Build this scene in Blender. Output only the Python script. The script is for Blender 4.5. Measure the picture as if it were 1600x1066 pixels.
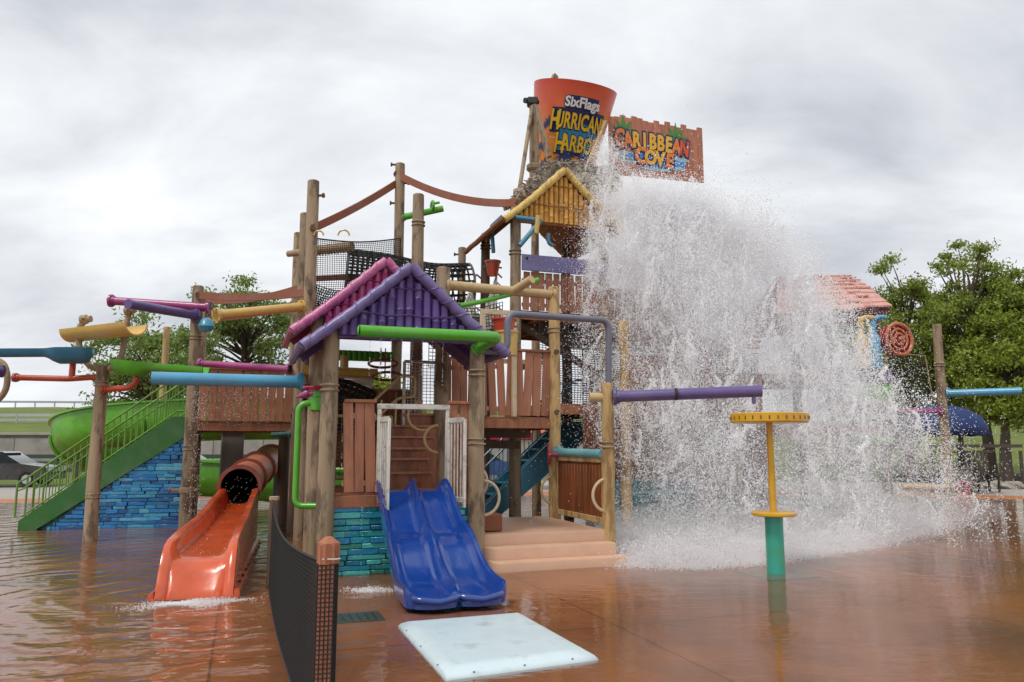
import bpy, bmesh, math, random
import numpy as np
from mathutils import Vector as V, Matrix
random.seed(11); rng = np.random.default_rng(5)
R = math.radians
for o in list(bpy.data.objects): bpy.data.objects.remove(o)
scene = bpy.context.scene
COL = scene.collection
# ------------------------------------------------------------------ camera, sky, sun, exposure
FPX, TH, EYE = 1180.0, R(7.9), 1.7
cd = bpy.data.cameras.new('camera'); cam = bpy.data.objects.new('camera', cd); COL.objects.link(cam)
cd.sensor_width = 36; cd.lens = FPX / 1600 * 36; cd.clip_end = 3000; cd.clip_start = .05
cam.location = (0, 0, EYE); cam.rotation_euler = (R(90) + TH, 0, 0); scene.camera = cam
SUN_EL, SUN_AZ = R(58), R(-140)          # azimuth measured from +Y towards +X: behind the camera, to the left
wd = bpy.data.worlds.new('World'); scene.world = wd; wd.use_nodes = True
nt = wd.node_tree; N = nt.nodes; L = nt.links; N.clear()
wo = N.new('ShaderNodeOutputWorld')
sky = N.new('ShaderNodeTexSky'); sky.sky_type = 'NISHITA'; sky.sun_disc = False
sky.sun_elevation = SUN_EL; sky.sun_rotation = SUN_AZ; sky.air_density = 1.2; sky.dust_density = 2.5
bg1 = N.new('ShaderNodeBackground'); bg1.inputs[1].default_value = .12; L.new(sky.outputs[0], bg1.inputs[0])
tc = N.new('ShaderNodeTexCoord'); sp = N.new('ShaderNodeSeparateXYZ'); L.new(tc.outputs['Generated'], sp.inputs[0])
def mth(op, a, b=None, tree=None):
    t = tree or nt
    n = t.nodes.new('ShaderNodeMath'); n.operation = op
    for k, x in enumerate((a, b)):
        if x is None: continue
        if isinstance(x, (int, float)): n.inputs[k].default_value = x
        else: t.links.new(x, n.inputs[k])
    return n.outputs[0]
zz = mth('MAXIMUM', mth('ADD', sp.outputs[2], .42), .1)
cb = N.new('ShaderNodeCombineXYZ')
L.new(mth('DIVIDE', sp.outputs[0], zz), cb.inputs[0]); L.new(mth('DIVIDE', sp.outputs[1], zz), cb.inputs[1])
mp = N.new('ShaderNodeMapping'); mp.inputs['Location'].default_value = (.35, 2.2, 0); mp.inputs['Scale'].default_value = (1, 1.5, 1)
L.new(cb.outputs[0], mp.inputs[0])
n1 = N.new('ShaderNodeTexNoise'); n1.inputs['Scale'].default_value = 1.7; n1.inputs['Detail'].default_value = 9
n1.inputs['Roughness'].default_value = .56; n1.inputs['Distortion'].default_value = .35; L.new(mp.outputs[0], n1.inputs['Vector'])
cr = N.new('ShaderNodeValToRGB'); e = cr.color_ramp.elements
e[0].position = .30; e[0].color = (.47, .50, .55, 1); e[1].position = .70; e[1].color = (.88, .90, .92, 1)
cr.color_ramp.elements.new(.48).color = (.67, .692, .725, 1)
L.new(n1.outputs[0], cr.inputs[0])
bg2 = N.new('ShaderNodeBackground'); bg2.inputs[1].default_value = 1.0; L.new(cr.outputs[0], bg2.inputs[0])
n2 = N.new('ShaderNodeTexNoise'); n2.inputs['Scale'].default_value = 1.3; n2.inputs['Detail'].default_value = 4
L.new(mp.outputs[0], n2.inputs['Vector'])
c2 = N.new('ShaderNodeValToRGB'); e = c2.color_ramp.elements
e[0].position = .24; e[0].color = (.6, .6, .6, 1); e[1].position = .36; e[1].color = (1, 1, 1, 1); L.new(n2.outputs[0], c2.inputs[0])
mx = N.new('ShaderNodeMixShader'); L.new(c2.outputs[0], mx.inputs[0]); L.new(bg1.outputs[0], mx.inputs[1]); L.new(bg2.outputs[0], mx.inputs[2])
L.new(mx.outputs[0], wo.inputs[0])
sd = bpy.data.lights.new('sun', 'SUN'); sd.energy = 1.5; sd.angle = R(14); sd.color = (1, .96, .9)
so = bpy.data.objects.new('sun', sd); COL.objects.link(so)
dvec = V((math.sin(SUN_AZ) * math.cos(SUN_EL), math.cos(SUN_AZ) * math.cos(SUN_EL), math.sin(SUN_EL)))
so.rotation_euler = dvec.to_track_quat('Z', 'Y').to_euler(); so.location = (0, 0, 30)
vs = scene.view_settings; vs.view_transform = 'Standard'; vs.look = 'None'; vs.exposure = 0.28; vs.gamma = 1
scene.render.engine = 'CYCLES'; scene.cycles.diffuse_bounces = 6; scene.cycles.volume_bounces = 1; scene.cycles.max_bounces = 12

# ------------------------------------------------------------------ surveying helpers: the play structure stands on a 2.07 m grid turned 19.5 degrees
cT, sT = math.cos(TH), math.sin(TH)
def W(px, py, Y):
    u = (px - 800) / FPX; v = (533 - py) / FPX
    t = Y / (cT - v * sT); return V((u * t, Y, EYE + (sT + v * cT) * t))
def G(px, py, z0=0.0):
    u = (px - 800) / FPX; v = (533 - py) / FPX
    t = (z0 - EYE) / (sT + v * cT); return V((u * t, (cT - v * sT) * t, z0))
MOD = 2.07; E1 = V((.9426, .3338, 0)); E2 = V((-.3338, .9426, 0)); O0 = V((-2.454, 10.145, 0)); UP = V((0, 0, 1))
def S(i, j, z=0.0): return O0 + E1 * (MOD * i) + E2 * (MOD * j) + UP * z
def SY(i, j, py): return W(800, py, S(i, j).y).z        # height read at a grid point

# ------------------------------------------------------------------ materials
MATS = {}
def mat(name, rgb, rough=.4, vary=.12, scale=(3, 3, 3), rnd=.06, bump=.1, bscale=25., dirt=None, dirt_amt=.35, dirt_scale=2.2, grain=False, coat=0., ramp=None, dirt_lo=.5, fade=0.):
    if name in MATS: return MATS[name]
    m = bpy.data.materials.new(name); m.use_nodes = True; t = m.node_tree; n = t.nodes; l = t.links
    b = n['Principled BSDF']; b.inputs['Roughness'].default_value = rough
    tc = n.new('ShaderNodeTexCoord'); mp = n.new('ShaderNodeMapping'); mp.inputs['Scale'].default_value = scale
    oi = n.new('ShaderNodeObjectInfo')
    ad = n.new('ShaderNodeVectorMath'); ad.operation = 'ADD'
    l.new(tc.outputs['Object'], ad.inputs[0])
    mm = n.new('ShaderNodeVectorMath'); mm.operation = 'SCALE'; mm.inputs[0].default_value = (7.3, 3.1, 5.7); l.new(oi.outputs['Random'], mm.inputs['Scale'])
    l.new(mm.outputs[0], ad.inputs[1]); l.new(ad.outputs[0], mp.inputs[0])
    nz = n.new('ShaderNodeTexNoise'); nz.inputs['Scale'].default_value = 1; nz.inputs['Detail'].default_value = 6; nz.inputs['Roughness'].default_value = .62
    l.new(mp.outputs[0], nz.inputs['Vector'])
    # value variation = 1 + vary*(noise-.5)*2 + rnd*(random-.5)*2
    v1 = mth('MULTIPLY', mth('SUBTRACT', nz.outputs[0], .5, t), 4 * vary, t)
    v2 = mth('MULTIPLY', mth('SUBTRACT', oi.outputs['Random'], .5, t), 2 * rnd, t)
    val = mth('ADD', mth('ADD', v1, v2, t), 1.0, t)
    hs = n.new('ShaderNodeHueSaturation'); l.new(val, hs.inputs['Value'])
    if ramp:
        rp = n.new('ShaderNodeValToRGB'); rp.color_ramp.interpolation = 'CONSTANT'
        for k, c in enumerate(ramp):
            el = rp.color_ramp.elements[k] if k < 2 else rp.color_ramp.elements.new(k / len(ramp))
            el.position = k / len(ramp); el.color = (*c, 1)
        wn = n.new('ShaderNodeTexWhiteNoise'); wn.noise_dimensions = '1D'; l.new(oi.outputs['Random'], wn.inputs['W'])
        l.new(wn.outputs['Value'], rp.inputs[0]); l.new(rp.outputs[0], hs.inputs['Color'])
    else: hs.inputs['Color'].default_value = (*rgb, 1)
    col = hs.outputs[0]
    if fade:
        fz = n.new('ShaderNodeTexNoise'); fz.inputs['Scale'].default_value = 1.7; fz.inputs['Detail'].default_value = 7; fz.inputs['Roughness'].default_value = .7; l.new(ad.outputs[0], fz.inputs['Vector'])
        fr = n.new('ShaderNodeValToRGB'); fr.color_ramp.elements[0].position = .46; fr.color_ramp.elements[1].position = .72; l.new(fz.outputs[0], fr.inputs[0])
        mf = n.new('ShaderNodeMix'); mf.data_type = 'RGBA'; l.new(mth('MULTIPLY', fr.outputs[0], fade, t), mf.inputs[0]); l.new(col, mf.inputs[6]); mf.inputs[7].default_value = (*[c * .55 + .16 for c in rgb], 1); col = mf.outputs[2]
    if dirt:
        d = n.new('ShaderNodeTexNoise'); d.inputs['Scale'].default_value = dirt_scale; d.inputs['Detail'].default_value = 5; d.inputs['Roughness'].default_value = .65
        if grain:
            mg = n.new('ShaderNodeMapping'); mg.inputs['Scale'].default_value = (5.5, 5.5, 1.7); l.new(ad.outputs[0], mg.inputs[0]); l.new(mg.outputs[0], d.inputs['Vector'])
        else: l.new(ad.outputs[0], d.inputs['Vector'])
        rr = n.new('ShaderNodeValToRGB'); rr.color_ramp.elements[0].position = dirt_lo; rr.color_ramp.elements[1].position = dirt_lo + (.11 if grain else .2)
        l.new(d.outputs[0], rr.inputs[0])
        mxn = n.new('ShaderNodeMix'); mxn.data_type = 'RGBA'; l.new(mth('MULTIPLY', rr.outputs[0], dirt_amt, t), mxn.inputs[0])
        l.new(col, mxn.inputs[6]); mxn.inputs[7].default_value = (*dirt, 1); col = mxn.outputs[2]
    l.new(col, b.inputs['Base Color'])
    rv = mth('ADD', mth('MULTIPLY', mth('SUBTRACT', nz.outputs[0], .5, t), .35, t), rough, t); l.new(rv, b.inputs['Roughness'])
    if bump:
        bn = n.new('ShaderNodeTexNoise'); bn.inputs['Scale'].default_value = bscale if not grain else 3.; bn.inputs['Detail'].default_value = 4
        l.new(mp.outputs[0] if grain else ad.outputs[0], bn.inputs['Vector'])
        bp = n.new('ShaderNodeBump'); bp.inputs['Strength'].default_value = bump; bp.inputs['Distance'].default_value = .02
        l.new(bn.outputs[0], bp.inputs['Height']); l.new(bp.outputs[0], b.inputs['Normal'])
    b.inputs['Coat Weight'].default_value = coat; b.inputs['Coat Roughness'].default_value = .12
    MATS[name] = m; return m
def wood(name, rgb, dirt=(.07, .05, .035), amt=.6, **k):
    return mat(name, rgb, rough=k.pop('rough', .7), vary=.22, scale=(16, 16, 1.1), rnd=.13, bump=.35, dirt=dirt, dirt_amt=amt, dirt_scale=1.0, grain=True, dirt_lo=.49)
def paint(name, rgb, rough=.32, **k):
    return mat(name, rgb, rough=rough, vary=k.pop('vary', .14), scale=k.pop('scale', (2.5, 2.5, 2.5)), bump=k.pop('bump', .06), bscale=18, dirt=k.pop('dirt', tuple(c * .35 + .03 for c in rgb)), dirt_amt=k.pop('dirt_amt', .35), dirt_scale=k.pop('dirt_scale', 5), coat=k.pop('coat', .15), fade=k.pop('fade', .4), **k)
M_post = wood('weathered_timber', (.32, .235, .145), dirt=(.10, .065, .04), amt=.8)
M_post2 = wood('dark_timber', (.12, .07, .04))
M_post3 = wood('tan_timber', (.5, .33, .14), dirt=(.13, .06, .02), amt=.6)
M_band = wood('rope_band', (.34, .25, .15))
M_plank = wood('brown_plank', (.36, .145, .078), dirt=(.2, .07, .035), amt=.35, rough=.55)
M_plank2 = wood('red_brown_board', (.22, .062, .018), dirt=(.09, .02, .008), amt=.55, rough=.45)
M_fascia = wood('fascia_board', (.33, .13, .06), amt=.4)
M_step = wood('stair_board', (.34, .115, .05), dirt=(.07, .02, .012), amt=.5, rough=.4)
M_strap = paint('brown_strap', (.26, .075, .03), rough=.5)
M_white = paint('worn_white_paint', (.62, .59, .52), rough=.5, dirt=(.13, .11, .08), dirt_amt=.75, dirt_scale=9)
M_cream = paint('cream_paint', (.6, .48, .31), rough=.45, dirt=(.25, .15, .06), dirt_amt=.5)
M_purple = paint('purple_paint', (.10, .047, .235), rough=.36)
M_purple2 = paint('faded_purple', (.15, .11, .28), rough=.45, dirt=(.09, .05, .2), dirt_amt=.8, dirt_scale=7)
M_violet = paint('violet_pipe', (.105, .07, .22), rough=.35)
M_pink = paint('pink_paint', (.43, .035, .17), rough=.36)
M_pink2 = paint('faded_pink', (.52, .14, .29), rough=.45, dirt=(.35, .03, .12), dirt_amt=.8, dirt_scale=7)
M_mag = paint('magenta_pipe', (.34, .035, .18))
M_green = paint('bright_green', (.09, .42, .02))
M_green2 = paint('flume_green', (.12, .42, .02), rough=.3, dirt=(.05, .14, .01), dirt_amt=.5, dirt_scale=1.5)
M_gst = paint('stringer_green', (.018, .13, .012), rough=.4)
M_grail = paint('rail_green', (.13, .29, .022))
M_blue = paint('slide_blue', (.007, .046, .25), rough=.16, coat=.8, dirt=(.01, .06, .33), vary=.07, bump=.03, fade=.1)
M_lblue = paint('light_blue_pipe', (.075, .33, .53))
M_sblue = paint('steel_blue', (.03, .19, .29), rough=.4)
M_aqua = paint('aqua_pipe', (.16, .42, .45), dirt=(.09, .25, .3))
M_orange = paint('slide_orange', (.62, .085, .014), rough=.24, coat=.5, dirt=(.42, .05, .012), dirt_scale=3, fade=.2)
M_salm = paint('tube_salmon', (.62, .25, .14), rough=.4, dirt=(.5, .14, .06))
M_rust = paint('tube_rim_rust', (.26, .04, .015), rough=.4)
M_red = paint('red_pipe', (.5, .065, .018))
M_dred = paint('valve_red', (.4, .015, .05))
M_tan = paint('tan_pipe', (.55, .39, .18), rough=.45, dirt=(.35, .2, .07), dirt_amt=.5)
M_rope = mat('rope_tan', (.36, .26, .16), rough=.8, vary=.25, scale=(25, 25, 25), bump=.6, bscale=60)
M_yel = paint('trough_yellow', (.62, .4, .09))
M_yell = paint('mushroom_yellow', (.66, .36, .012), dirt=(.4, .16, .006), dirt_amt=.45)
M_bam = wood('bamboo_yellow', (.60, .31, .055), dirt=(.32, .12, .015), amt=.55, rough=.45)
M_bamr = wood('bamboo_rim', (.66, .47, .14), dirt=(.35, .2, .05), amt=.5)
M_under = wood('roof_underside', (.3, .11, .03), amt=.4)
M_thatch = mat('grey_thatch', (.36, .30, .235), rough=.9, vary=.3, scale=(14, 14, 14), bump=.9, bscale=30, dirt=(.1, .075, .05), dirt_amt=.6)
M_net = mat('black_net', (.014, .013, .013), rough=.7, bump=0)
M_netpost = wood('netting_post', (.36, .13, .065), amt=.3)
M_brick = mat('teal_bricks', (0, 0, 0), rough=.28, vary=.16, scale=(6, 6, 6), rnd=.12, bump=.5, bscale=22, coat=.3,
              ramp=[(.006, .16, .26), (.012, .27, .38), (.018, .30, .32), (.07, .43, .43), (.012, .20, .21), (.018, .24, .45), (.014, .32, .41), (.035, .24, .18)])
M_brick2 = mat('blue_bricks', (0, 0, 0), rough=.3, vary=.16, scale=(6, 6, 6), rnd=.12, bump=.5, bscale=22, coat=.3,
              ramp=[(.01, .13, .36), (.012, .19, .48), (.008, .08, .25), (.05, .32, .52), (.012, .16, .41), (.025, .25, .51), (.012, .15, .31), (.10, .38, .52)])
M_mortar = mat('brick_joint', (.01, .09, .14), rough=.6)
M_conc = mat('pink_concrete', (.60, .37, .25), rough=.42, vary=.07, scale=(2, 2, 2), bump=.12, bscale=60, dirt=(.45, .26, .17), dirt_amt=.4, dirt_scale=1.6)
M_grey = mat('grey_steel', (.17, .18, .18), rough=.45, vary=.15, scale=(4, 4, 4), bump=.05, dirt=(.1, .08, .06), dirt_amt=.4)
M_lav = paint('lavender_steel', (.15, .155, .20), rough=.4)
M_dark = mat('dark_metal', (.025, .025, .025), rough=.5, bump=0)
M_dwood = wood('dark_bench_wood', (.06, .045, .032))
M_matp = mat('pale_pad', (.56, .67, .70), rough=.34, vary=.05, scale=(3, 3, 3), bump=.06, bscale=30, dirt=(.27, .31, .29), dirt_amt=.6, dirt_scale=3.0, coat=.2, dirt_lo=.54)
M_colm = mat('pier_concrete', (.2, .19, .165), rough=.85, vary=.2, scale=(3, 3, .7), bump=.3)
M_wall = mat('retaining_concrete', (.34, .31, .27), rough=.9, vary=.16, scale=(.9, .9, .22), bump=.2, dirt=(.15, .12, .1), dirt_amt=.5, dirt_scale=.9)
M_steel = mat('galvanised_rail', (.4, .42, .43), rough=.5)
M_salroof = mat('salmon_roof', (.62, .32, .27), rough=.7, vary=.25, scale=(9, 9, 9), bump=.6, bscale=20, dirt=(.36, .06, .04), dirt_amt=.5, dirt_scale=3)
M_navy = paint('umbrella_blue', (.005, .026, .12), rough=.7, coat=0, fade=0)
M_rock = mat('pale_rock', (.33, .30, .26), rough=.9, vary=.25, scale=(3, 3, 3), bump=.8, bscale=6)
M_mulch = mat('dark_mulch', (.045, .032, .022), rough=1, vary=.3, scale=(8, 8, 8), bump=.8, bscale=12)
M_glass = mat('dark_glass', (.02, .025, .03), rough=.06, bump=0)
M_carp = [paint('car_silver', (.42, .43, .44), rough=.25, coat=.6), paint('car_white', (.66, .66, .65), rough=.25, coat=.6), paint('car_black', (.02, .02, .022), rough=.2, coat=.6), paint('car_blue', (.02, .06, .2), rough=.2, coat=.6)]

# ------------------------------------------------------------------ mesh helpers
class MB:
    def __init__(s): s.v = []; s.f = []
    def add(s, vs, fs):
        b = len(s.v); s.v += [V(p) for p in vs]; s.f += [tuple(b + i for i in f) for f in fs]; return s
    def box(s, c, size, ax=None, ch=None):
        X, Y, Z = ax or (V((1, 0, 0)), V((0, 1, 0)), V((0, 0, 1)))
        hx, hy, hz = [q / 2 for q in size]
        if ch is None: ch = min(.006, min(hx, hy, hz) * .35)
        c = V(c); vs = []; idx = {}
        for sx in (-1, 1):
            for sy in (-1, 1):
                for sz in (-1, 1):
                    for k in range(3):
                        p = [hx, hy, hz]; p = [q - ch for q in p]; p[k] += ch
                        idx[(sx, sy, sz, k)] = len(vs)
                        vs.append(c + X * (sx * p[0]) + Y * (sy * p[1]) + Z * (sz * p[2]))
        fs = []
        q4 = [(-1, -1), (1, -1), (1, 1), (-1, 1)]
        for k in range(3):
            o = [a for a in range(3) if a != k]
            for sg in (-1, 1):
                f = []
                for a, b_ in q4:
                    t = [0, 0, 0]; t[k] = sg; t[o[0]] = a; t[o[1]] = b_; f.append(idx[(*t, k)])
                fs.append(f)
            for a, b_ in q4:        # edges along axis k
                t0 = [0, 0, 0]; t0[k] = -1; t0[o[0]] = a; t0[o[1]] = b_; t1 = list(t0); t1[k] = 1
                fs.append([idx[(*t0, o[0])], idx[(*t1, o[0])], idx[(*t1, o[1])], idx[(*t0, o[1])]])
        for sx in (-1, 1):
            for sy in (-1, 1):
                for sz in (-1, 1): fs.append([idx[(sx, sy, sz, k)] for k in range(3)])
        return s.add(vs, fs)
    def bar(s, p0, p1, w, h, up=UP, ch=None):
        p0, p1 = V(p0), V(p1); d = (p1 - p0); ln = d.length; d.normalize()
        if abs(d.dot(up)) > .98: up = E2
        X = d.cross(up).normalized(); Z = X.cross(d).normalized()
        return s.box((p0 + p1) / 2, (w, ln, h), (X, d, Z), ch)
    def tube(s, path, r, n=12, caps=True, closed=False):
        path = [V(p) for p in path]; m = len(path)
        rr = r if isinstance(r, (list, tuple)) else [r] * m
        tg = []
        for i in range(m):
            a = path[(i - 1) % m] if (i > 0 or closed) else path[i]; b = path[(i + 1) % m] if (i < m - 1 or closed) else path[i]
            tg.append((b - a).normalized())
        ref = UP if abs(tg[0].z) < .9 else V((1, 0, 0))
        x = tg[0].cross(ref).normalized(); vs = []; fs = []
        for i in range(m):
            x = (x - tg[i] * x.dot(tg[i])).normalized(); y = tg[i].cross(x)
            for k in range(n):
                a = 2 * math.pi * k / n; vs.append(path[i] + (x * math.cos(a) + y * math.sin(a)) * rr[i])
        for i in range(m if closed else m - 1):
            j = (i + 1) % m
            for k in range(n): fs.append((i * n + k, i * n + (k + 1) % n, j * n + (k + 1) % n, j * n + k))
        if caps and not closed: fs.append(tuple(range(n))[::-1]); fs.append(tuple((m - 1) * n + k for k in range(n)))
        return s.add(vs, fs)
    def lathe(s, p, d, prof, n=24, caps=True):
        p = V(p); d = V(d).normalized(); path = [p + d * h for r, h in prof]
        x = d.cross(UP if abs(d.z) < .9 else V((1, 0, 0))).normalized(); y = d.cross(x); vs = []; fs = []
        for (r, h) in prof:
            for k in range(n):
                a = 2 * math.pi * k / n; vs.append(p + d * h + (x * math.cos(a) + y * math.sin(a)) * r)
        for i in range(len(prof) - 1):
            for k in range(n): fs.append((i * n + k, i * n + (k + 1) % n, (i + 1) * n + (k + 1) % n, (i + 1) * n + k))
        if caps: fs.append(tuple(range(n))[::-1]); fs.append(tuple((len(prof) - 1) * n + k for k in range(n)))
        return s.add(vs, fs)
    def prism(s, poly, ext):
        ext = V(ext); n = len(poly); vs = [V(p) for p in poly] + [V(p) + ext for p in poly]
        fs = [tuple(range(n))[::-1], tuple(range(n, 2 * n))] + [(k, (k + 1) % n, n + (k + 1) % n, n + k) for k in range(n)]
        return s.add(vs, fs)
    def sweep(s, path, profs, up=UP, caps=True):       # profs: list of (side, height) loops, one or one per point
        path = [V(p) for p in path]; m = len(path); vs = []; fs = []
        if not isinstance(profs[0][0], (tuple, list)): profs = [profs] * m
        n = len(profs[0])
        for i in range(m):
            t = (path[min(i + 1, m - 1)] - path[max(i - 1, 0)]).normalized(); X = t.cross(up).normalized(); Z = X.cross(t).normalized()
            for a, h in profs[i]: vs.append(path[i] + X * a + Z * h)
        for i in range(m - 1):
            for k in range(n): fs.append((i * n + k, i * n + (k + 1) % n, (i + 1) * n + (k + 1) % n, (i + 1) * n + k))
        if caps: fs.append(tuple(range(n))[::-1]); fs.append(tuple((m - 1) * n + k for k in range(n)))
        return s.add(vs, fs)
    def torus(s, c, ax, R0, r, a0=0, a1=360, n=28, k=8, xref=None):
        ax = V(ax).normalized(); x = V(xref).normalized() if xref is not None else ax.cross(UP if abs(ax.z) < .9 else V((1, 0, 0))).normalized(); y = ax.cross(x)
        full = abs(a1 - a0) >= 360
        pts = [V(c) + (x * math.cos(R(a0 + (a1 - a0) * i / n)) + y * math.sin(R(a0 + (a1 - a0) * i / n))) * R0 for i in range(n if full else n + 1)]
        return s.tube(pts, r, k, closed=full)
def fil(pts, rad=.1, seg=6):
    pts = [V(p) for p in pts]; out = [pts[0]]
    for i in range(1, len(pts) - 1):
        a, b, c = pts[i - 1], pts[i], pts[i + 1]; d0 = (a - b); d1 = (c - b); r = min(rad, d0.length * .49, d1.length * .49)
        p0 = b + d0.normalized() * r; p1 = b + d1.normalized() * r
        for k in range(seg + 1):
            t = k / seg; out.append(p0 * (1 - t) ** 2 + b * 2 * t * (1 - t) + p1 * t * t)
    out.append(pts[-1]); return out
def cat(P, n=8):      # smooth path through points
    P = [V(p) for p in P]; Q = [P[0] * 2 - P[1]] + P + [P[-1] * 2 - P[-2]]; out = []
    for i in range(1, len(Q) - 2):
        a, b, c, d = Q[i - 1:i + 3]
        for k in range(n):
            t = k / n; out.append(.5 * ((2 * b) + (c - a) * t + (2 * a - 5 * b + 4 * c - d) * t * t + (3 * b - a - 3 * c + d) * t ** 3))
    out.append(P[-1]); return out
def build(name, mb, m, parent=None, origin=None, smooth=True, ang=42):
    if parent is not None: org = V(parent['_o'])
    elif origin is not None: org = V(origin)
    else:
        xs = [p.x for p in mb.v]; ys = [p.y for p in mb.v]; zs = [p.z for p in mb.v]
        org = V(((min(xs) + max(xs)) / 2, (min(ys) + max(ys)) / 2, min(zs)))
    me = bpy.data.meshes.new(name); me.from_pydata([tuple(p - org) for p in mb.v], [], mb.f)
    bm = bmesh.new(); bm.from_mesh(me); bmesh.ops.recalc_face_normals(bm, faces=bm.faces); bm.to_mesh(me); bm.free()
    if smooth:
        me.shade_smooth(); me.set_sharp_from_angle(angle=R(ang))
    me.materials.append(m)
    o = bpy.data.objects.new(name, me); COL.objects.link(o)
    if parent is not None: o.parent = parent
    else: o.location = org
    o['_o'] = tuple(org); return o
def tag(o, label, c=None, group=None, kind=None):
    if label: o['label'] = label
    if c: o['category'] = c
    if group: o['group'] = group
    if kind: o['kind'] = kind
    return o
def thing(name, label, c, loc, group=None):
    o = bpy.data.objects.new(name, None); COL.objects.link(o); o.location = loc; o.empty_display_size = .2; o['_o'] = tuple(loc)
    return tag(o, label, c, group)
def struct(name, mb, m, **k):
    o = build(name, mb, m, **k); o['kind'] = 'structure'; return o
def sub(parent, name, mb, m, **k): return build(name, mb, m, parent, **k)
# ------------------------------------------------------------------ the setting
def flat(poly, z): return MB().add([(x, y, z) for x, y in poly], [tuple(range(len(poly)))])
M_asph = mat('asphalt_ground', (.10, .098, .092), rough=.85, vary=.15, scale=(.6, .6, .6), bump=.2, bscale=40)
struct('ground', flat([(-900, -300), (900, -300), (900, 1500), (-900, 1500)], -.03), M_asph, smooth=False)
POOL = [(-24, -12), (26, -12), (26, 17.5), (22, 21), (17, 24.2), (13, 26.2), (5, 27), (-8, 25.5), (-15, 23.2), (-24, 20.5)]
M_floor = mat('brown_pool_concrete', (.305, .118, .039), rough=.5, vary=.2, scale=(.5, .5, .5), rnd=0, bump=.15, bscale=50, dirt=(.15, .062, .028), dirt_amt=.85, dirt_scale=.42, dirt_lo=.45)
tf_ = M_floor.node_tree; bb_ = tf_.nodes['Principled BSDF']; src = bb_.inputs['Base Color'].links[0].from_socket
tcj = tf_.nodes.new('ShaderNodeTexCoord'); mj = tf_.nodes.new('ShaderNodeMapping'); mj.inputs['Rotation'].default_value = (0, 0, R(-19.5)); tf_.links.new(tcj.outputs['Object'], mj.inputs[0])
bj = tf_.nodes.new('ShaderNodeTexBrick'); bj.inputs['Scale'].default_value = 1; bj.inputs['Brick Width'].default_value = 3.6; bj.inputs['Row Height'].default_value = 3.1; bj.inputs['Mortar Size'].default_value = .012; bj.offset = .0
bj.inputs['Color1'].default_value = (1, 1, 1, 1); bj.inputs['Color2'].default_value = (.93, .93, .93, 1); bj.inputs['Mortar'].default_value = (.42, .42, .42, 1); tf_.links.new(mj.outputs[0], bj.inputs['Vector'])
mj2 = tf_.nodes.new('ShaderNodeMix'); mj2.data_type = 'RGBA'; mj2.blend_type = 'MULTIPLY'; mj2.inputs[0].default_value = 1; tf_.links.new(src, mj2.inputs[6]); tf_.links.new(bj.outputs['Color'], mj2.inputs[7]); tf_.links.new(mj2.outputs[2], bb_.inputs['Base Color'])
struct('pool_floor', flat(POOL, 0), M_floor, smooth=False)
for lb, px_, py_, w_, d_ in (('dark square drain cover left of the blue slide foot', 548, 966, .62, .42),):
    gq = G(px_, py_); T = tag(bpy.data.objects.new('drain_cover', None), lb, 'drain cover'); COL.objects.link(T); T.location = gq; T['_o'] = tuple(gq)
    build('plate', MB().box(gq + UP * .004, (w_, d_, .008), (E1, E2, UP)), mat('drain_plate', (.06, .055, .035), rough=.6, vary=.25, scale=(5, 5, 5)), T)
    for k in range(7): build('slot', MB().box(gq + E1 * (w_ * (k - 3) / 8) + UP * .0085, (.02, d_ * .7, .004), (E1, E2, UP)), M_dark, T)
def offs(poly, d):      # push outward from a middle point
    c = V((0, 8, 0)); r = []
    for x, y in poly:
        q = V((x, y, 0)) - c; q *= 1 + d / q.length; r.append(((q + c).x, (q + c).y))
    return r
M_edge = mat('orange_pool_edge', (.42, .15, .045), rough=.6, vary=.12, scale=(1, 1, 1), bump=.1, bscale=40)
struct('pool_edge', flat(offs(POOL, 2.3), -.006), M_edge, smooth=False)
M_path = mat('pale_path_concrete', (.36, .33, .29), rough=.8, vary=.12, scale=(.7, .7, .7), bump=.1, bscale=40)
struct('path', flat(offs(POOL, 12), -.014), M_path, smooth=False)
# water film
wm = bpy.data.materials.new('shallow_water'); wm.use_nodes = True; t = wm.node_tree; n = t.nodes; l = t.links; n.clear()
out = n.new('ShaderNodeOutputMaterial'); tcw = n.new('ShaderNodeTexCoord')
def noise(sc, det, stretch=(1, 1, 1), dist=0., loc=(0, 0, 0)):
    m_ = n.new('ShaderNodeMapping'); m_.inputs['Scale'].default_value = stretch; m_.inputs['Location'].default_value = loc; l.new(tcw.outputs['Object'], m_.inputs[0])
    q = n.new('ShaderNodeTexNoise'); q.inputs['Scale'].default_value = sc; q.inputs['Detail'].default_value = det; q.inputs['Distortion'].default_value = dist
    l.new(m_.outputs[0], q.inputs['Vector']); return q.outputs[0]
sx = n.new('ShaderNodeSeparateXYZ'); l.new(tcw.outputs['Object'], sx.inputs[0])
# rings running out from the foot of the orange slide
wv = n.new('ShaderNodeTexWave'); wv.wave_type = 'RINGS'; wv.rings_direction = 'SPHERICAL'; wv.inputs['Scale'].default_value = .62; wv.inputs['Distortion'].default_value = 9
wv.inputs['Detail'].default_value = 4; wv.inputs['Detail Scale'].default_value = 1.6
mpw = n.new('ShaderNodeMapping'); mpw.inputs['Location'].default_value = (3.5, -9.0, 0); l.new(tcw.outputs['Object'], mpw.inputs[0]); l.new(mpw.outputs[0], wv.inputs['Vector'])
fade = n.new('ShaderNodeMapRange'); fade.inputs['From Min'].default_value = -2.6; fade.inputs['From Max'].default_value = -.6; fade.inputs['To Min'].default_value = 1; fade.inputs['To Max'].default_value = .12; l.new(sx.outputs[0], fade.inputs[0])
big = mth('MULTIPLY', wv.outputs['Fac'], mth('MULTIPLY', fade.outputs[0], 1.0, t), t)
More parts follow.
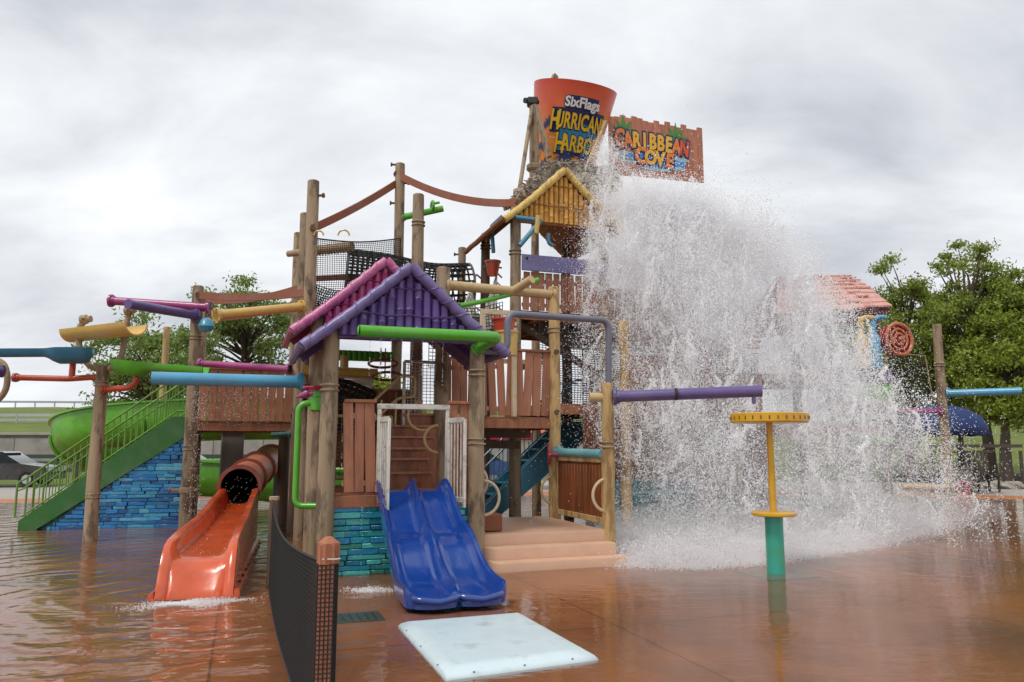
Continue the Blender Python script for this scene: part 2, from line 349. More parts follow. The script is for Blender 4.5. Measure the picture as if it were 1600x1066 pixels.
calm = n.new('ShaderNodeMapRange'); calm.inputs['From Min'].default_value = -3.2; calm.inputs['From Max'].default_value = .5; calm.inputs['To Min'].default_value = .032; calm.inputs['To Max'].default_value = .014; l.new(sx.outputs[0], calm.inputs[0])
h = mth('ADD', mth('ADD', mth('MULTIPLY', big, .03, t), mth('MULTIPLY', noise(3.2, 3, (.55, 1.25, 1), .6), calm.outputs[0], t), t), mth('MULTIPLY', noise(13, 3, (.6, 1.3, 1), .5), .007, t), t)
bp = n.new('ShaderNodeBump'); bp.inputs['Strength'].default_value = 1.0; bp.inputs['Distance'].default_value = .34
l.new(h, bp.inputs['Height'])
fr = n.new('ShaderNodeFresnel'); fr.inputs['IOR'].default_value = 1.33; l.new(bp.outputs[0], fr.inputs['Normal'])
gl = n.new('ShaderNodeBsdfGlossy'); gl.inputs['Roughness'].default_value = .045; gl.inputs['Color'].default_value = (1, 1, 1, 1); l.new(bp.outputs[0], gl.inputs['Normal'])
tr = n.new('ShaderNodeBsdfTransparent'); tr.inputs[0].default_value = (.97, .95, .93, 1)
ms = n.new('ShaderNodeMixShader'); l.new(fr.outputs[0], ms.inputs[0]); l.new(tr.outputs[0], ms.inputs[1]); l.new(gl.outputs[0], ms.inputs[2]); l.new(ms.outputs[0], out.inputs[0])
struct('water', flat(offs(POOL, -.25), .022), wm, smooth=False, origin=(0, 0, 0))
# grass banks
M_grass = mat('bank_grass', (.115, .15, .025), rough=1, vary=.3, scale=(.6, .6, .6), bump=.8, bscale=9, dirt=(.17, .15, .045), dirt_amt=.5, dirt_scale=.35)
def bank(name, prof, x0, x1, m, nx=40):
    vs = []; fs = []; k = len(prof)
    for a in range(nx + 1):
        x = x0 + (x1 - x0) * a / nx
        for (y, z, sl) in prof: vs.append((x, y + sl * (x - x0) , z + (random.uniform(-.12, .12) if z > 1.2 else 0)))
    for a in range(nx):
        for b in range(k - 1): fs.append((a * k + b, a * k + b + 1, (a + 1) * k + b + 1, (a + 1) * k + b))
    return struct(name, MB().add(vs, fs), m)
bank('hill', [(46.2, 2.3, 0), (47, 2.5, 0), (56, 3.4, 0), (66, 4.9, 0), (78, 5.6, 0), (130, 5.6, 0)], -90, 6, M_grass)
bank('grass_slope', [(39.5, -.02, 0), (41, .1, 0), (48, 1.3, 0), (58, 3.0, 0), (75, 4.1, 0), (140, 4.5, 0)], 6.5, 90, M_grass)
bank('grass_verge', [(34, -.01, 0), (37, .18, 0), (40, .3, 0), (44, .2, 0)], -34, -2, M_grass, 20)
# retaining wall, cast in panels
rw = thing('retaining_wall', 'long grey concrete retaining wall holding the grass bank on the left', 'wall', (-30, 46, 0))
pw = MB().box((-42, 46.2, 1.15), (95, .3, 2.36)); sub(rw, 'wall_body', pw, M_wall)
for k in range(22):
    q = MB().box((-72 + k * 3.0 + 1.5, 45.98, 1.1), (2.96, .1, 2.1), ch=.02); sub(rw, 'panel', q, M_wall)
for k in range(1): sub(rw, 'coping', MB().box((-42, 46.1, 2.4), (95, .55, .16), ch=.03), M_wall)
def guard(name, label, p0, p1, hgt, nposts, rails, m=M_steel, r=.06):
    g = thing(name, label, 'guard rail', V(p0)); p0 = V(p0); p1 = V(p1)
    for k in range(nposts):
        b = p0.lerp(p1, k / (nposts - 1)); sub(g, 'post', MB().bar(b - UP * .4, b + UP * hgt, .1, .14), m)
    for h_ in rails: sub(g, 'rail', MB().bar(p0 + UP * h_, p1 + UP * h_, .06, .2), m)
    return g
guard('guard_rail', 'steel guard rail along the crest of the grass bank, with the lamp pole', (-62, 74, 5.2), (-14, 74, 4.9), .95, 26, [.85])
guard('guard_rail', 'low steel rail halfway down the left grass bank', (-50, 55, 3.2), (-19, 55, 3.2), .8, 12, [.7, .35])
lp = thing('lamp_pole', 'thin tall grey lamp pole standing behind the guard rail', 'street lamp', (-31.5, 76, 5.0))
b0 = V((-31.5, 76, 5.0)); sub(lp, 'pole', MB().tube([b0, b0 + UP * 5.2], [.11, .05], 8), M_steel); sub(lp, 'lamp_head', MB().tube([b0 + UP * 5.2, b0 + V((-.5, 0, 5.45))], [.06, .09], 6), M_steel)
# parked vehicles beyond the pool on the left
def car(label, p, rz, m, L_=4.3, h_=1.45):
    c = thing('parked_car', label, 'car', p, 'cars parked beyond the pool'); ca, sa = math.cos(rz), math.sin(rz); p = V(p)
    def tf(x, y, z): return p + V((x * ca - y * sa, x * sa + y * ca, z))
    w = .86; hl = L_ / 2
    prof = [(-hl, .3), (-hl, .78), (-hl * .93, .92), (-hl * .5, .98), (hl * .42, .98), (hl * .95, .82), (hl, .6), (hl, .3)]
    body = MB(); ext = tf(0, w * 2, 0) - tf(0, 0, 0); body.prism([tf(x, -w, z) for x, z in prof], ext); sub(c, 'body', body, m)
    cab = [(-hl * .85, .95), (-hl * .6, h_ - .04), (-hl * .3, h_), (hl * .12, h_ - .02), (hl * .48, .95)]
    sub(c, 'window', MB().prism([tf(x, -w + .1, z) for x, z in cab], (tf(0, w * 2 - .2, 0) - tf(0, 0, 0))), M_glass)
    sub(c, 'roof', MB().prism([tf(x, -w + .12, z) for x, z in [(-hl * .6, h_ - .05), (-hl * .3, h_ + .03), (hl * .12, h_ + .01), (hl * .17, h_ - .05)]], (tf(0, w * 2 - .24, 0) - tf(0, 0, 0))), m)
    for xx in (-hl * .62, hl * .62):
        for yy in (-w, w - .2):
            wh = MB().lathe(tf(xx, yy, .32), tf(0, 1, 0) - tf(0, 0, 0), [(.2, 0), (.32, .0), (.32, .2), (.2, .2)], 16); wo_ = sub(c, 'wheel', wh, M_dark)
            sub(wo_, 'rim', MB().lathe(tf(xx, yy - .01, .32), tf(0, 1, 0) - tf(0, 0, 0), [(.19, 0), (.19, .22)], 12), M_steel)
    for yy in (-.6, .6): sub(c, 'headlight', MB().box(tf(hl - .02, yy, .68), (.08, .3, .14)), M_steel)
car('black car parked at the far left beside the retaining wall', (-21.6, 32.5, 0), R(8), M_carp[2])
car('white car parked behind the green flume and staircase', (-14.6, 34, 0), R(4), M_carp[1])
car('silver car parked left of the white car behind the staircase', (-18.0, 38.5, 0), R(10), M_carp[0])
car('blue car seen under the raised deck right of the blue slide', (-1.6, 38, 0), R(12), M_carp[3])
# dark canopy roof / fence along the wall
ff = thing('dark_fence', 'low dark green slatted fence in front of the retaining wall', 'fence', (-22, 43, 0))
for k in range(12): sub(ff, 'post', MB().box((-34 + k * 2.1, 43.1, .6), (.12, .12, 1.25)), M_dark)
for k in range(3): sub(ff, 'rail', MB().box((-22.5, 43, .35 + .38 * k), (24, .05, .22)), mat('fence_green', (.035, .07, .05), rough=.6))
# ------------------------------------------------------------------ trees
def leafmat(name, rgb):
    m = mat(name, rgb, rough=.55, vary=.1, rnd=0, bump=0); t = m.node_tree
    b = t.nodes['Principled BSDF']; b.inputs['Subsurface Weight'].default_value = 0
    nz = t.nodes.new('ShaderNodeNewGeometry'); hs = [q for q in t.nodes if q.type == 'HUE_SAT'][0]
    t.links.new(mth('ADD', mth('MULTIPLY', nz.outputs['Random Per Island'], .9, t), .55, t), hs.inputs['Value'])
    t.links.new(mth('ADD', mth('MULTIPLY', nz.outputs['Random Per Island'], .05, t), .475, t), hs.inputs['Hue'])
    tl = t.nodes.new('ShaderNodeBsdfTranslucent'); t.links.new(hs.outputs[0], tl.inputs[0])
    mx_ = t.nodes.new('ShaderNodeMixShader'); mx_.inputs[0].default_value = .4
    o_ = [q for q in t.nodes if q.type == 'OUTPUT_MATERIAL'][0]
    t.links.new(b.outputs[0], mx_.inputs[1]); t.links.new(tl.outputs[0], mx_.inputs[2]); t.links.new(mx_.outputs[0], o_.inputs[0]); return m
M_leaf = [leafmat('leaf_bright', (.25, .31, .035)), leafmat('leaf_mid', (.245, .305, .045)), leafmat('leaf_locust', (.22, .30, .07)), leafmat('leaf_dark', (.14, .19, .03))]
M_bark = mat('bark', (.10, .075, .055), rough=.95, vary=.3, scale=(14, 14, 2.5), bump=.9, bscale=20)
def leafmesh(name, pts, sz, m, parent):
    k = len(pts); d = rng.normal(size=(k, 3)); d /= np.linalg.norm(d, axis=1)[:, None]
    r2 = rng.normal(size=(k, 3)); e2 = np.cross(d, r2); e2 /= np.linalg.norm(e2, axis=1)[:, None]
    s_ = sz * rng.uniform(.6, 1.35, k)[:, None]
    a = pts - d * s_; b = pts + e2 * s_ * .42; c_ = pts + d * s_; f = pts - e2 * s_ * .42
    v = np.stack([a, b, c_, f], 1).reshape(-1, 3) - np.array(parent['_o'])
    me = bpy.data.meshes.new(name); me.vertices.add(4 * k); me.vertices.foreach_set('co', v.astype(np.float32).ravel())
    me.loops.add(4 * k); me.loops.foreach_set('vertex_index', np.arange(4 * k, dtype=np.int32)); me.polygons.add(k)
    me.polygons.foreach_set('loop_start', np.arange(0, 4 * k, 4, dtype=np.int32)); me.update(calc_edges=True)
    me.materials.append(m); o = bpy.data.objects.new(name, me); COL.objects.link(o); o.parent = parent; o['_o'] = parent['_o']; return o
def tree(label, base, H, crown, nleaf, m, lean=(0, 0), tr=.16, sz=.13, sub_r=(.3, .72), nclump=60, fork=.35, group='trees round the water playground', lw=1.):
    base = V(base); T = thing('tree', label, 'tree', base, group); seg = []
    top = base + V((lean[0], lean[1], H * .82)); mid = base + V((lean[0] * .35, lean[1] * .35, H * fork))
    tk = MB(); tk.tube(cat([base - UP * .1, base.lerp(mid, .5) + V((random.uniform(-.1, .1), 0, 0)), mid, mid.lerp(top, .5) + V((random.uniform(-.3, .3), random.uniform(-.3, .3), 0)), top], 4),
        [tr * (1.25 - 1.15 * k / 16) for k in range(17)], 9)
    cx, cy, cz, rx, ry, rz = crown; C = base + V((cx, cy, cz))
    br = MB(); pts = []; cl = []
    while len(cl) < nclump:
        q = rng.normal(size=3); q /= np.linalg.norm(q); q *= rng.uniform(.25, 1) ** .5
        if q[2] < -.85: continue
        f = 1 + .28 * math.sin(q[0] * 5 + base.x) * math.cos(q[2] * 4 + base.y)
        cl.append(C + V((q[0] * rx * f, q[1] * ry * f, q[2] * rz * f)))
    for c_ in cl:
        s0 = mid.lerp(top, min(1, max(0, (c_.z - mid.z) / max(.1, top.z - mid.z) * .6)))
        md = s0.lerp(c_, .55) + V((random.uniform(-.2, .2), random.uniform(-.2, .2), random.uniform(-.1, .35)))
        br.tube(cat([s0, md, c_], 3), [tr * .34 - tr * .05 * k for k in range(7)], 5)
        k = int(nleaf / nclump * random.uniform(.6, 1.4)); rr = random.uniform(*sub_r)
        g = rng.normal(size=(k, 3)) * rr * .55 * np.array([1.15, 1.15, .62]); pts.append(g + np.array(c_))
    sub(T, 'trunk', tk, M_bark); sub(T, 'branch', br, M_bark)
    leafmesh('crown', np.concatenate(pts), sz, m, T); return T
def gx(px, Y): return (px - 800) / 1191 * Y
# right-hand row
tree('tall leafy tree behind the red valve wheel, with the salmon roof before it', (gx(1420, 37), 37, 0), 11.0, (.1, 0, 7.2, 2.6, 2.2, 3.5), 27000, M_leaf[1], (.3, 0), .2, sz=.09, sub_r=(.25, .62), nclump=130)
tree('tall tree at right with a leaning trunk right of the blue umbrella', (gx(1545, 35), 35, 0), 11.0, (.2, 0, 7.0, 2.4, 2.2, 4.0), 27000, M_leaf[1], (-.6, 0), .24, sz=.09, sub_r=(.25, .62), nclump=130)
tree('pale stout tree trunk with a bright low crown by the rocks', (gx(1568, 33), 33, 0), 7.6, (.6, -.3, 4.6, 2.0, 1.8, 2.3), 22000, M_leaf[0], (.4, 0), .24, sz=.105, nclump=90)
tree('rightmost tree, cut by the picture edge, above the rocks', (gx(1640, 34.5), 34.5, 0), 10.8, (-.1, 0, 6.6, 2.2, 2.0, 3.9), 25000, M_leaf[1], (-.2, 0), .2, sz=.09, sub_r=(.25, .6), nclump=110)
tree('slim tree between the blue pipe and the leaning trunk', (gx(1500, 40), 40, 0), 9.0, (0, 0, 5.6, 2.8, 2.0, 3.4), 16000, M_leaf[3], (.3, 0), .17, sz=.12, nclump=60)
tree('dark tree partly hidden behind the splashing water', (gx(1345, 42), 42, 0), 9.6, (.2, 0, 5.8, 2.8, 2.3, 3.4), 12000, M_leaf[1], (0, 0), .18, sz=.12, nclump=70)
tree('small distant tree whose top shows over the salmon roof', (gx(1302, 46), 46, 0), 11.6, (0, 0, 8.2, 1.5, 1.5, 3.6), 8000, M_leaf[3], (.2, 0), .16, sz=.16, nclump=30)
# left locusts
tree('airy locust tree showing between the timber posts on the left', (gx(372, 27), 27, 0), 7.9, (0, 0, 5.3, 2.0, 1.8, 2.6), 17000, M_leaf[2], (.2, 0), .15, sz=.075, sub_r=(.26, .55), nclump=90, fork=.45)
tree('airy locust tree behind the green staircase', (gx(232, 25), 25, 0), 6.1, (0, 0, 4.1, 2.2, 1.6, 1.8), 16000, M_leaf[2], (-.2, 0), .13, sz=.075, sub_r=(.26, .5), nclump=80, fork=.4)
tree('low green tree seen between the hut posts behind the net tunnel', (gx(585, 30), 30, 0), 4.6, (0, 0, 2.9, 1.6, 1.4, 1.6), 9000, M_leaf[0], (0, 0), .12, sz=.12, nclump=40)
# right-hand terrace
um = thing('patio_umbrella', 'dark blue scalloped patio umbrella behind the right timber post', 'umbrella', (gx(1474, 28), 28, 0)); ub = V((gx(1474, 28), 28, 0))
zc = W(1474, 633, 28).z; ze = W(1474, 678, 28).z; vs = []; fs = []; n_, k_ = 32, 6
for a in range(k_ + 1):
    for b in range(n_):
        th = 2 * math.pi * b / n_; f = a / k_; sc = abs(math.sin(th * 4)); r_ = 1.5 * math.sin(f * math.pi / 2) * (1 - .03 * (1 - sc) * f)
        vs.append(ub + V((math.cos(th) * r_, math.sin(th) * r_, ze + (zc - ze) * math.cos(f * math.pi / 2) ** .9 - (.1 * sc if a == k_ else 0))))
for a in range(k_):
    for b in range(n_): fs.append((a * n_ + b, a * n_ + (b + 1) % n_, (a + 1) * n_ + (b + 1) % n_, (a + 1) * n_ + b))
cn = sub(um, 'canopy', MB().add(vs, fs), M_navy); q = cn.modifiers.new('thick', 'SOLIDIFY'); q.thickness = .015
sub(um, 'pole', MB().tube([ub, ub + UP * zc], .035, 8), M_dark)
for b in range(8):
    th = math.pi / 4 * b; sub(um, 'rib', MB().bar(ub + UP * (zc - .05), ub + V((math.cos(th) * 1.55, math.sin(th) * 1.55, ze + .02)), .02, .03), M_dark)
fe = thing('timber_rail_fence', 'dark timber rail fence behind the chairs below the blue umbrella', 'fence', (gx(1520, 31), 31, 0))
for k in range(6): sub(fe, 'post', MB().box((gx(1455, 31) + k * .72, 31, .75), (.1, .1, 1.5)), M_dwood)
sub(fe, 'rail', MB().box((gx(1522, 31), 30.93, W(0, 697, 31).z), (3.8, .05, .13)), M_dwood); sub(fe, 'rail', MB().box((gx(1498, 31), 30.93, W(0, 706, 31).z), (2.6, .05, .1)), M_dwood)
ch = thing('deck_chair', 'dark slatted high-backed deck chair beneath the leaning tree', 'chair', (gx(1527, 29), 29, 0)); cb_ = V((gx(1527, 29), 29, 0))
for k in range(5): sub(ch, 'back_slat', MB().bar(cb_ + V((-.28 + .14 * k, .1, .35)), cb_ + V((-.32 + .16 * k, .35, 1.5)), .12, .03, up=V((0, -1, .3))), M_dwood)
for k in range(4): sub(ch, 'seat_slat', MB().box(cb_ + V((0, -.05 - .13 * k, .38 + .02 * k)), (.66, .11, .03)), M_dwood)
for sx_ in (-.38, .38):
    sub(ch, 'arm', MB().box(cb_ + V((sx_, -.2, .62)), (.12, .75, .03)), M_dwood)
    for yy in (-.5, .1): sub(ch, 'leg', MB().box(cb_ + V((sx_, yy, .3)), (.06, .09, .6)), M_dwood)
cart = thing('utility_cart', 'grey bin cart with a red wheel beside the right timber post', 'cart', (gx(1492, 27.5), 27.5, 0)); cb_ = V((gx(1492, 27.5), 27.5, 0))
sub(cart, 'bin', MB().prism([cb_ + V((-.32, -.3, .18)), cb_ + V((.32, -.3, .18)), cb_ + V((.4, -.3, .85)), cb_ + V((-.4, -.3, .85))], (0, .6, 0)), M_colm)
sub(cart, 'lid', MB().box(cb_ + V((0, 0, .9)), (.86, .66, .08)), M_colm)
wh = sub(cart, 'wheel', MB().torus(cb_ + V((-.02, -.36, .24)), (0, 1, 0), .2, .035), M_dred)
for k in range(6): a = k * math.pi / 3; sub(wh, 'spoke', MB().bar(cb_ + V((-.02, -.36, .24)), cb_ + V((-.02 + .2 * math.cos(a), -.36, .24 + .2 * math.sin(a))), .025, .025), M_dred)
tb = thing('picnic_table', 'dark timber picnic table beneath the blue umbrella', 'table', (gx(1480, 28), 28.3, 0)); cb_ = V((gx(1482, 28.5), 28.5, 0))
for k in range(5): sub(tb, 'top_board', MB().box(cb_ + V((0, -.3 + .15 * k, .76)), (1.7, .14, .04)), M_dwood)
for sx_ in (-.6, .6):
    sub(tb, 'leg', MB().box(cb_ + V((sx_, 0, .38)), (.1, .5, .74)), M_dwood)
for yy in (-.65, .65): sub(tb, 'bench', MB().box(cb_ + V((0, yy, .45)), (1.7, .25, .05)), M_dwood)
bd = bank('planting_bed', [(31.3, 0, 0), (31.8, .16, 0), (35, .3, 0), (39, .3, 0), (39.6, .05, 0)], gx(1490, 33), gx(1800, 33), M_mulch, 20)
def rock(label, px, py, Y, w, h_, dpt):
    p = V((gx(px, Y), Y, 0)); bm = bmesh.new(); bmesh.ops.create_icosphere(bm, subdivisions=3, radius=1)
    mb = MB(); sd_ = random.random() * 9
    for v in bm.verts:
        f = 1 + .22 * math.sin(v.co.x * 3 + sd_) * math.cos(v.co.y * 4 + sd_) + .13 * math.sin(v.co.z * 6 + sd_ * 2 + v.co.x * 5)
        mb.v.append(p + V((v.co.x * w * f, v.co.y * dpt * f, max(-.05, v.co.z * h_ * f + h_ * .5))))
    mb.f = [tuple(v.index for v in f.verts) for f in bm.faces]; bm.free()
    tag(build('rock', mb, M_rock), label, 'rock', 'rocks edging the planting bed')
rock('leftmost pale rock in the bed, next to the red cart wheel', 1526, 748, 31.2, .42, .3, .3)
rock('middle pale rock in the bed below the stout trunk', 1545, 748, 31.0, .38, .22, .3)
rock('longest flat pale rock at the right of the bed', 1574, 748, 30.9, .5, .2, .3)
# ------------------------------------------------------------------ timber posts on the grid
def post(label, p, ztop, r=.115, m=None, bands=(), bolts=(), z0=-.02, lean=(0, 0), top_r=None):
    p = V(p); m = m or M_post; n_ = 14; path = []; rad = []; ph = random.random() * 6
    for k in range(n_ + 1):
        f = k / n_; path.append(V((p.x + lean[0] * f + .008 * math.sin(f * 5 + ph), p.y + lean[1] * f + .008 * math.cos(f * 6 + ph), z0 + (ztop - z0) * f))); rad.append(r * (1.04 - .12 * f + .025 * math.sin(f * 17 + ph)))
    path.append(path[-1] + UP * .015); rad.append(rad[-1] * .86)
    o = tag(build('timber_post', MB().tube(path, rad, 16), m, origin=p), label, 'post', 'timber posts of the play structure')
    for z in bands:
        for dz in (-.035, .035): sub(o, 'rope_band', MB().torus((p.x, p.y, z + dz), UP, r * 1.0, .016, k=6), M_band)
    for (z, a) in bolts:
        d = V((math.cos(a), math.sin(a), 0)); q = V((p.x, p.y, z)); sub(o, 'bolt', MB().lathe(q, d, [(.025, 0), (.025, r + .06), (.05, r + .065), (.05, r + .1)], 8), M_post2)
    return o
post('short timber post at the front left corner under the purple roof', S(0, 0), SY(0, 0, 512), .118, bands=[SY(0, 0, 606)])
post('timber post right of the blue slide under the green pipe elbow', S(1, 0), SY(1, 0, 548), .118, bands=[SY(1, 0, 583), SY(1, 0, 690)])
post('yellowish timber post at the right end of the concrete steps', S(2, 0), SY(2, 0, 600), .098, M_post3, bands=[SY(2, 0, 695)])
post('timber post under the pink roof left eave', S(0, 1), SY(0, 1, 490), .118)
post('timber post whose top shows just right of the purple roof peak', S(1, 1), SY(1, 1, 420), .125, bands=[SY(1, 1, 600)])
post('yellowish timber post at the back of the concrete steps, holding the cream pipe', S(2, 1), SY(2, 1, 450), .105, M_post3, bands=[SY(2, 1, 517)], bolts=[(SY(2, 1, 552), -1.4), (SY(2, 1, 645), -1.4)])
post('tallest of the three clustered timber posts left of the pink roof', S(0, 2), SY(0, 2, 284), .12, bolts=[(SY(0, 2, 306), -.1)])
post('middle one of the three clustered timber posts left of the pink roof', S(0, 3), SY(0, 3, 335), .12)
post('shortest of the three clustered timber posts left of the pink roof', S(0, 4), SY(0, 4, 365), .12)
post('timber post crossed by the green spout, second from the sky strap', S(1, 2), SY(1, 2, 305), .125, bands=[SY(1, 2, 350)])
post('tallest timber post, carrying both sagging sky straps', S(1, 3), SY(1, 3, 257), .12, bolts=[(SY(1, 3, 258), 3.3), (SY(1, 3, 287), -.2), (SY(1, 3, 318), 3.3)])
post('short timber stub rising behind the black net tunnel', S(2, 4), SY(2, 4, 388), .11, bolts=[(SY(2, 4, 398), 3.3)])
post('timber post at the back left corner of the yellow bamboo roof', S(2, 3), SY(2, 3, 366), .115, M_post2, bands=[SY(2, 3, 386)])
post('timber post at the front left corner of the yellow bamboo roof', S(2, 2), SY(2, 2, 312), .12, bands=[SY(2, 2, 395)], bolts=[(SY(2, 2, 322), -1.2)])
post('timber post behind the yellow bamboo roof, seen against the sky', S(3, 4), SY(3, 4, 340), .115)
post('dark timber post under the yellow roof at the edge of the spray', S(3, 3), SY(3, 3, 340), .115, M_post2)
post('timber post of the bamboo tower standing inside the falling water', S(3, 2), SY(3, 2, 330), .12, M_post3)
post('tan timber post standing in the spray right of the steps', S(3, 1) + E2 * .4 - E1 * .45, SY(3, 1, 500), .105, M_post3)
post('timber post in the spray behind the mushroom table', S(4, 2), 4.6, .11)
post('timber post with the brown straps beside the left green staircase', S(-1, 3), SY(-1, 3, 448), .118, bands=[SY(-1, 3, 700), SY(-1, 3, 528)], z0=-.02)
post('timber post just behind the strapped left post', S(-1, 4), SY(-1, 4, 490), .118)
post('thin timber post rising behind the green stair rail', W(255, 600, 18.6) * V((1, 1, 0)) if False else V((W(255, 600, 18.6).x, 18.6, 0)), W(262, 512, 18.6).z, .085, M_post3)
PL = G(140, 846)
post('freestanding timber post before the green staircase holding the troughs', PL, W(157, 573, PL.y).z, .115, bands=[W(0, 775, PL.y).z, W(0, 600, PL.y).z])
PR = V((gx(1478, 20.5), 20.5, 0))
post('freestanding timber post right of the splash with the blue pipe', PR, W(1455, 508, 20.5).z, .125, bands=[W(0, 570, 20.5).z, W(0, 745, 20.5).z], lean=(0, 0))
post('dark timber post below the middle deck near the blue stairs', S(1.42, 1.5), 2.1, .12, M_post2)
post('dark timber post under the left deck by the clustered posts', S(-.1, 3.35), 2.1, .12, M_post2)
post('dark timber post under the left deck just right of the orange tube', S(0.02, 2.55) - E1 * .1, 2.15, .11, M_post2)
post('slim timber post behind the front left hut post', S(0, .62), 3.3, .1)
# ------------------------------------------------------------------ decks, walls, panels
def brickwall(name, label, p0, p1, zb, zt, m, rowh=.077, slope=None, lens=(.16, .62), back=.1):
    """stacked thin stones on the face of p0->p1; slope(x) gives the top at distance x"""
    p0, p1 = V(p0), V(p1); d = (p1 - p0); ln = d.length; d.normalize(); nrm = V((d.y, -d.x, 0))
    T = thing(name, label, 'wall', p0)
    top = slope or (lambda x: zt)
    core = [p0 + UP * zb, p1 + UP * zb] + [p0 + d * (ln * k / 12) + UP * (top(ln * k / 12) - .01) for k in range(12, -1, -1)]
    sub(T, 'wall_core', MB().prism([q - nrm * .02 for q in core], -nrm * back), M_mortar, smooth=False)
    z = zb; cache = {}
    while z < zt - .02:
        hh = rowh * random.uniform(.8, 1.25); hh = min(hh, zt - z); x = -random.uniform(0, .2)
        while x < ln:
            w = random.uniform(*lens); x0, x1 = max(0, x), min(ln, x + w); x += w
            if slope:
                ok = [q for q in np.linspace(x0, x1, 9) if top(q) >= z + hh]
                if not ok: continue
                x0, x1 = max(x0, ok[0]), min(x1, ok[-1])
            if x1 - x0 < .03: continue
            key = (round((x1 - x0) * 25), round(hh * 60)); c = p0 + d * ((x0 + x1) / 2) + UP * (z + hh / 2) + nrm * random.uniform(-.016, .012)
            if key not in cache:
                mb = MB().box((0, 0, 0), (x1 - x0 - .007, .05, hh - .006), (d, nrm, UP), ch=.006)
                o = build('brick', mb, m, origin=(0, 0, 0)); cache[key] = o.data
            else:
                o = bpy.data.objects.new('brick', cache[key]); COL.objects.link(o)
            o.parent = T; o.location = c - V(T['_o']); o['_o'] = T['_o']
        z += hh
    return T
def slats(name, label, p0, p1, zb, zt, n, gap=.14, m=None, cap=True, lean=.03, base=True, back=None, capm=None, jag=0., th=.028):
    p0, p1 = V(p0), V(p1); d = (p1 - p0); ln = d.length; d.normalize(); nrm = V((d.y, -d.x, 0)); m = m or M_plank
    T = thing(name, label, 'railing', p0); w = ln / n
    for k in range(n):
        x = (k + .5) * w; a = random.uniform(-lean, lean); b = p0 + d * (x - a) + UP * zb; t_ = p0 + d * (x + a) + UP * (zt - random.random() * jag)
        sub(T, 'slat', MB().bar(b, t_, w * (1 - gap * random.uniform(.5, 1.4)), th, up=nrm, ch=.004), m)
    if cap: sub(T, 'top_rail', MB().bar(p0 + UP * (zt + .02) + nrm * .0, p1 + UP * (zt + .02), .1, .045), capm or M_fascia)
    if base:
        for z in (zb + .12, zt - .18): sub(T, 'cross_rail', MB().bar(p0 + UP * z - nrm * .036, p1 + UP * z - nrm * .036, .04, .08), M_cream)
    return T
def deck(label, i0, i1, j0, j1, z, nb=14, m=None, fh=.16):
    T = thing('deck', label, 'deck', S(i0, j0, z))
    for k in range(nb):
        a = j0 + (j1 - j0) * (k + .5) / nb; sub(T, 'deck_board', MB().bar(S(i0, a, z - .02), S(i1, a, z - .02), (j1 - j0) * MOD / nb - .008, .04), m or M_fascia)
    for a in (j0, j1): sub(T, 'fascia', MB().bar(S(i0, a, z - .04 - fh / 2), S(i1, a, z - .04 - fh / 2), .05, fh), M_fascia)
    for a in (i0, i1): sub(T, 'fascia', MB().bar(S(a, j0 + .02, z - .05 - fh / 2), S(a, j1 - .02, z - .05 - fh / 2), .05, fh), M_fascia)
    for k in range(3): a = i0 + (i1 - i0) * (k + .5) / 3; sub(T, 'joist', MB().bar(S(a, j0 + .03, z - .12), S(a, j1 - .03, z - .12), .05, .14), M_post2)
    return T
Z1, Z2, Z3 = 1.08, 2.2, 4.5
deck('low front hut deck behind the blue double slide', .05, .97, .02, 1.0, Z1)
deck('raised deck over the walkway between steps and hut', 1.02, 2.0, 1.0, 1.98, Z2)
deck('raised left deck above the orange tube slide', -1.0, 0, 3.0, 4.0, Z2)
deck('raised deck behind the pink roof', .03, 1.0, 1.4, 3.0, Z2)
deck('upper deck of the bamboo roofed tower', 2.05, 3.0, 2.0, 3.4, Z3)
deck('upper deck beside the black net tunnel', 0.05, 1.0, 2.0, 3.0, Z3 - .3)
deck('raised deck inside the falling water', 2.1, 4.0, 1.5, 2.6, Z2 + .3)
# front hut
brickwall('stone_wall', 'teal stacked stone wall below the front hut deck', S(.05, .03), S(.99, .03), 0, Z1 - .17, M_brick)
brickwall('stone_wall', 'narrow teal stone side wall behind the green bent pipe', S(.03, .98), S(.03, .06), 0, Z1 - .17, M_brick)
slats('slat_railing', 'brown slat panel left of the white gate on the front hut', S(.1, .02), S(.31, .02), Z1 + .0, SY(0, 0, 628), 3, gap=.1, lean=.03)
slats('slat_railing', 'brown slat panel right of the white gate on the front hut', S(.80, .02), S(.95, .02), Z1, SY(1, 0, 632), 2, lean=.02)
slats('slat_railing', 'brown slat side panel on the left flank of the front hut', S(.03, .95), S(.03, .09), Z1, Z1 + .95, 9, cap=False)
slats('slat_railing', 'brown slat panel behind the front right hut post, above the gate', S(1.0, 1.02) + E1 * .04, S(1.30, 1.02), Z2 + .02, SY(1, 1, 557), 4, lean=.015, cap=False)
slats('slat_railing', 'brown slat panel with peeling cream posts above the walkway', S(1.31, 1.0), S(1.96, 1.0), Z2 + .02, SY(1.5, 1, 548), 8, gap=.2, lean=.035)
for k, (i_, zt_, lb) in enumerate([(1.34, SY(1.3, 1, 490), 'tall cream frame post of the panel above the walkway'), (1.62, SY(1.6, 1, 505), 'cream frame post between the slats above the walkway')]):
    T = thing('frame_post', lb, 'post', S(i_, .975, Z2)); sub(T, 'upright', MB().bar(S(i_, .972, Z2), S(i_, .972, zt_), .09, .06, up=E2), M_cream)
    if k == 0: sub(T, 'header', MB().bar(S(i_ - .02, .972, zt_ + .03), S(i_ + .32, .972, zt_ + .03), .06, .09), M_cream)
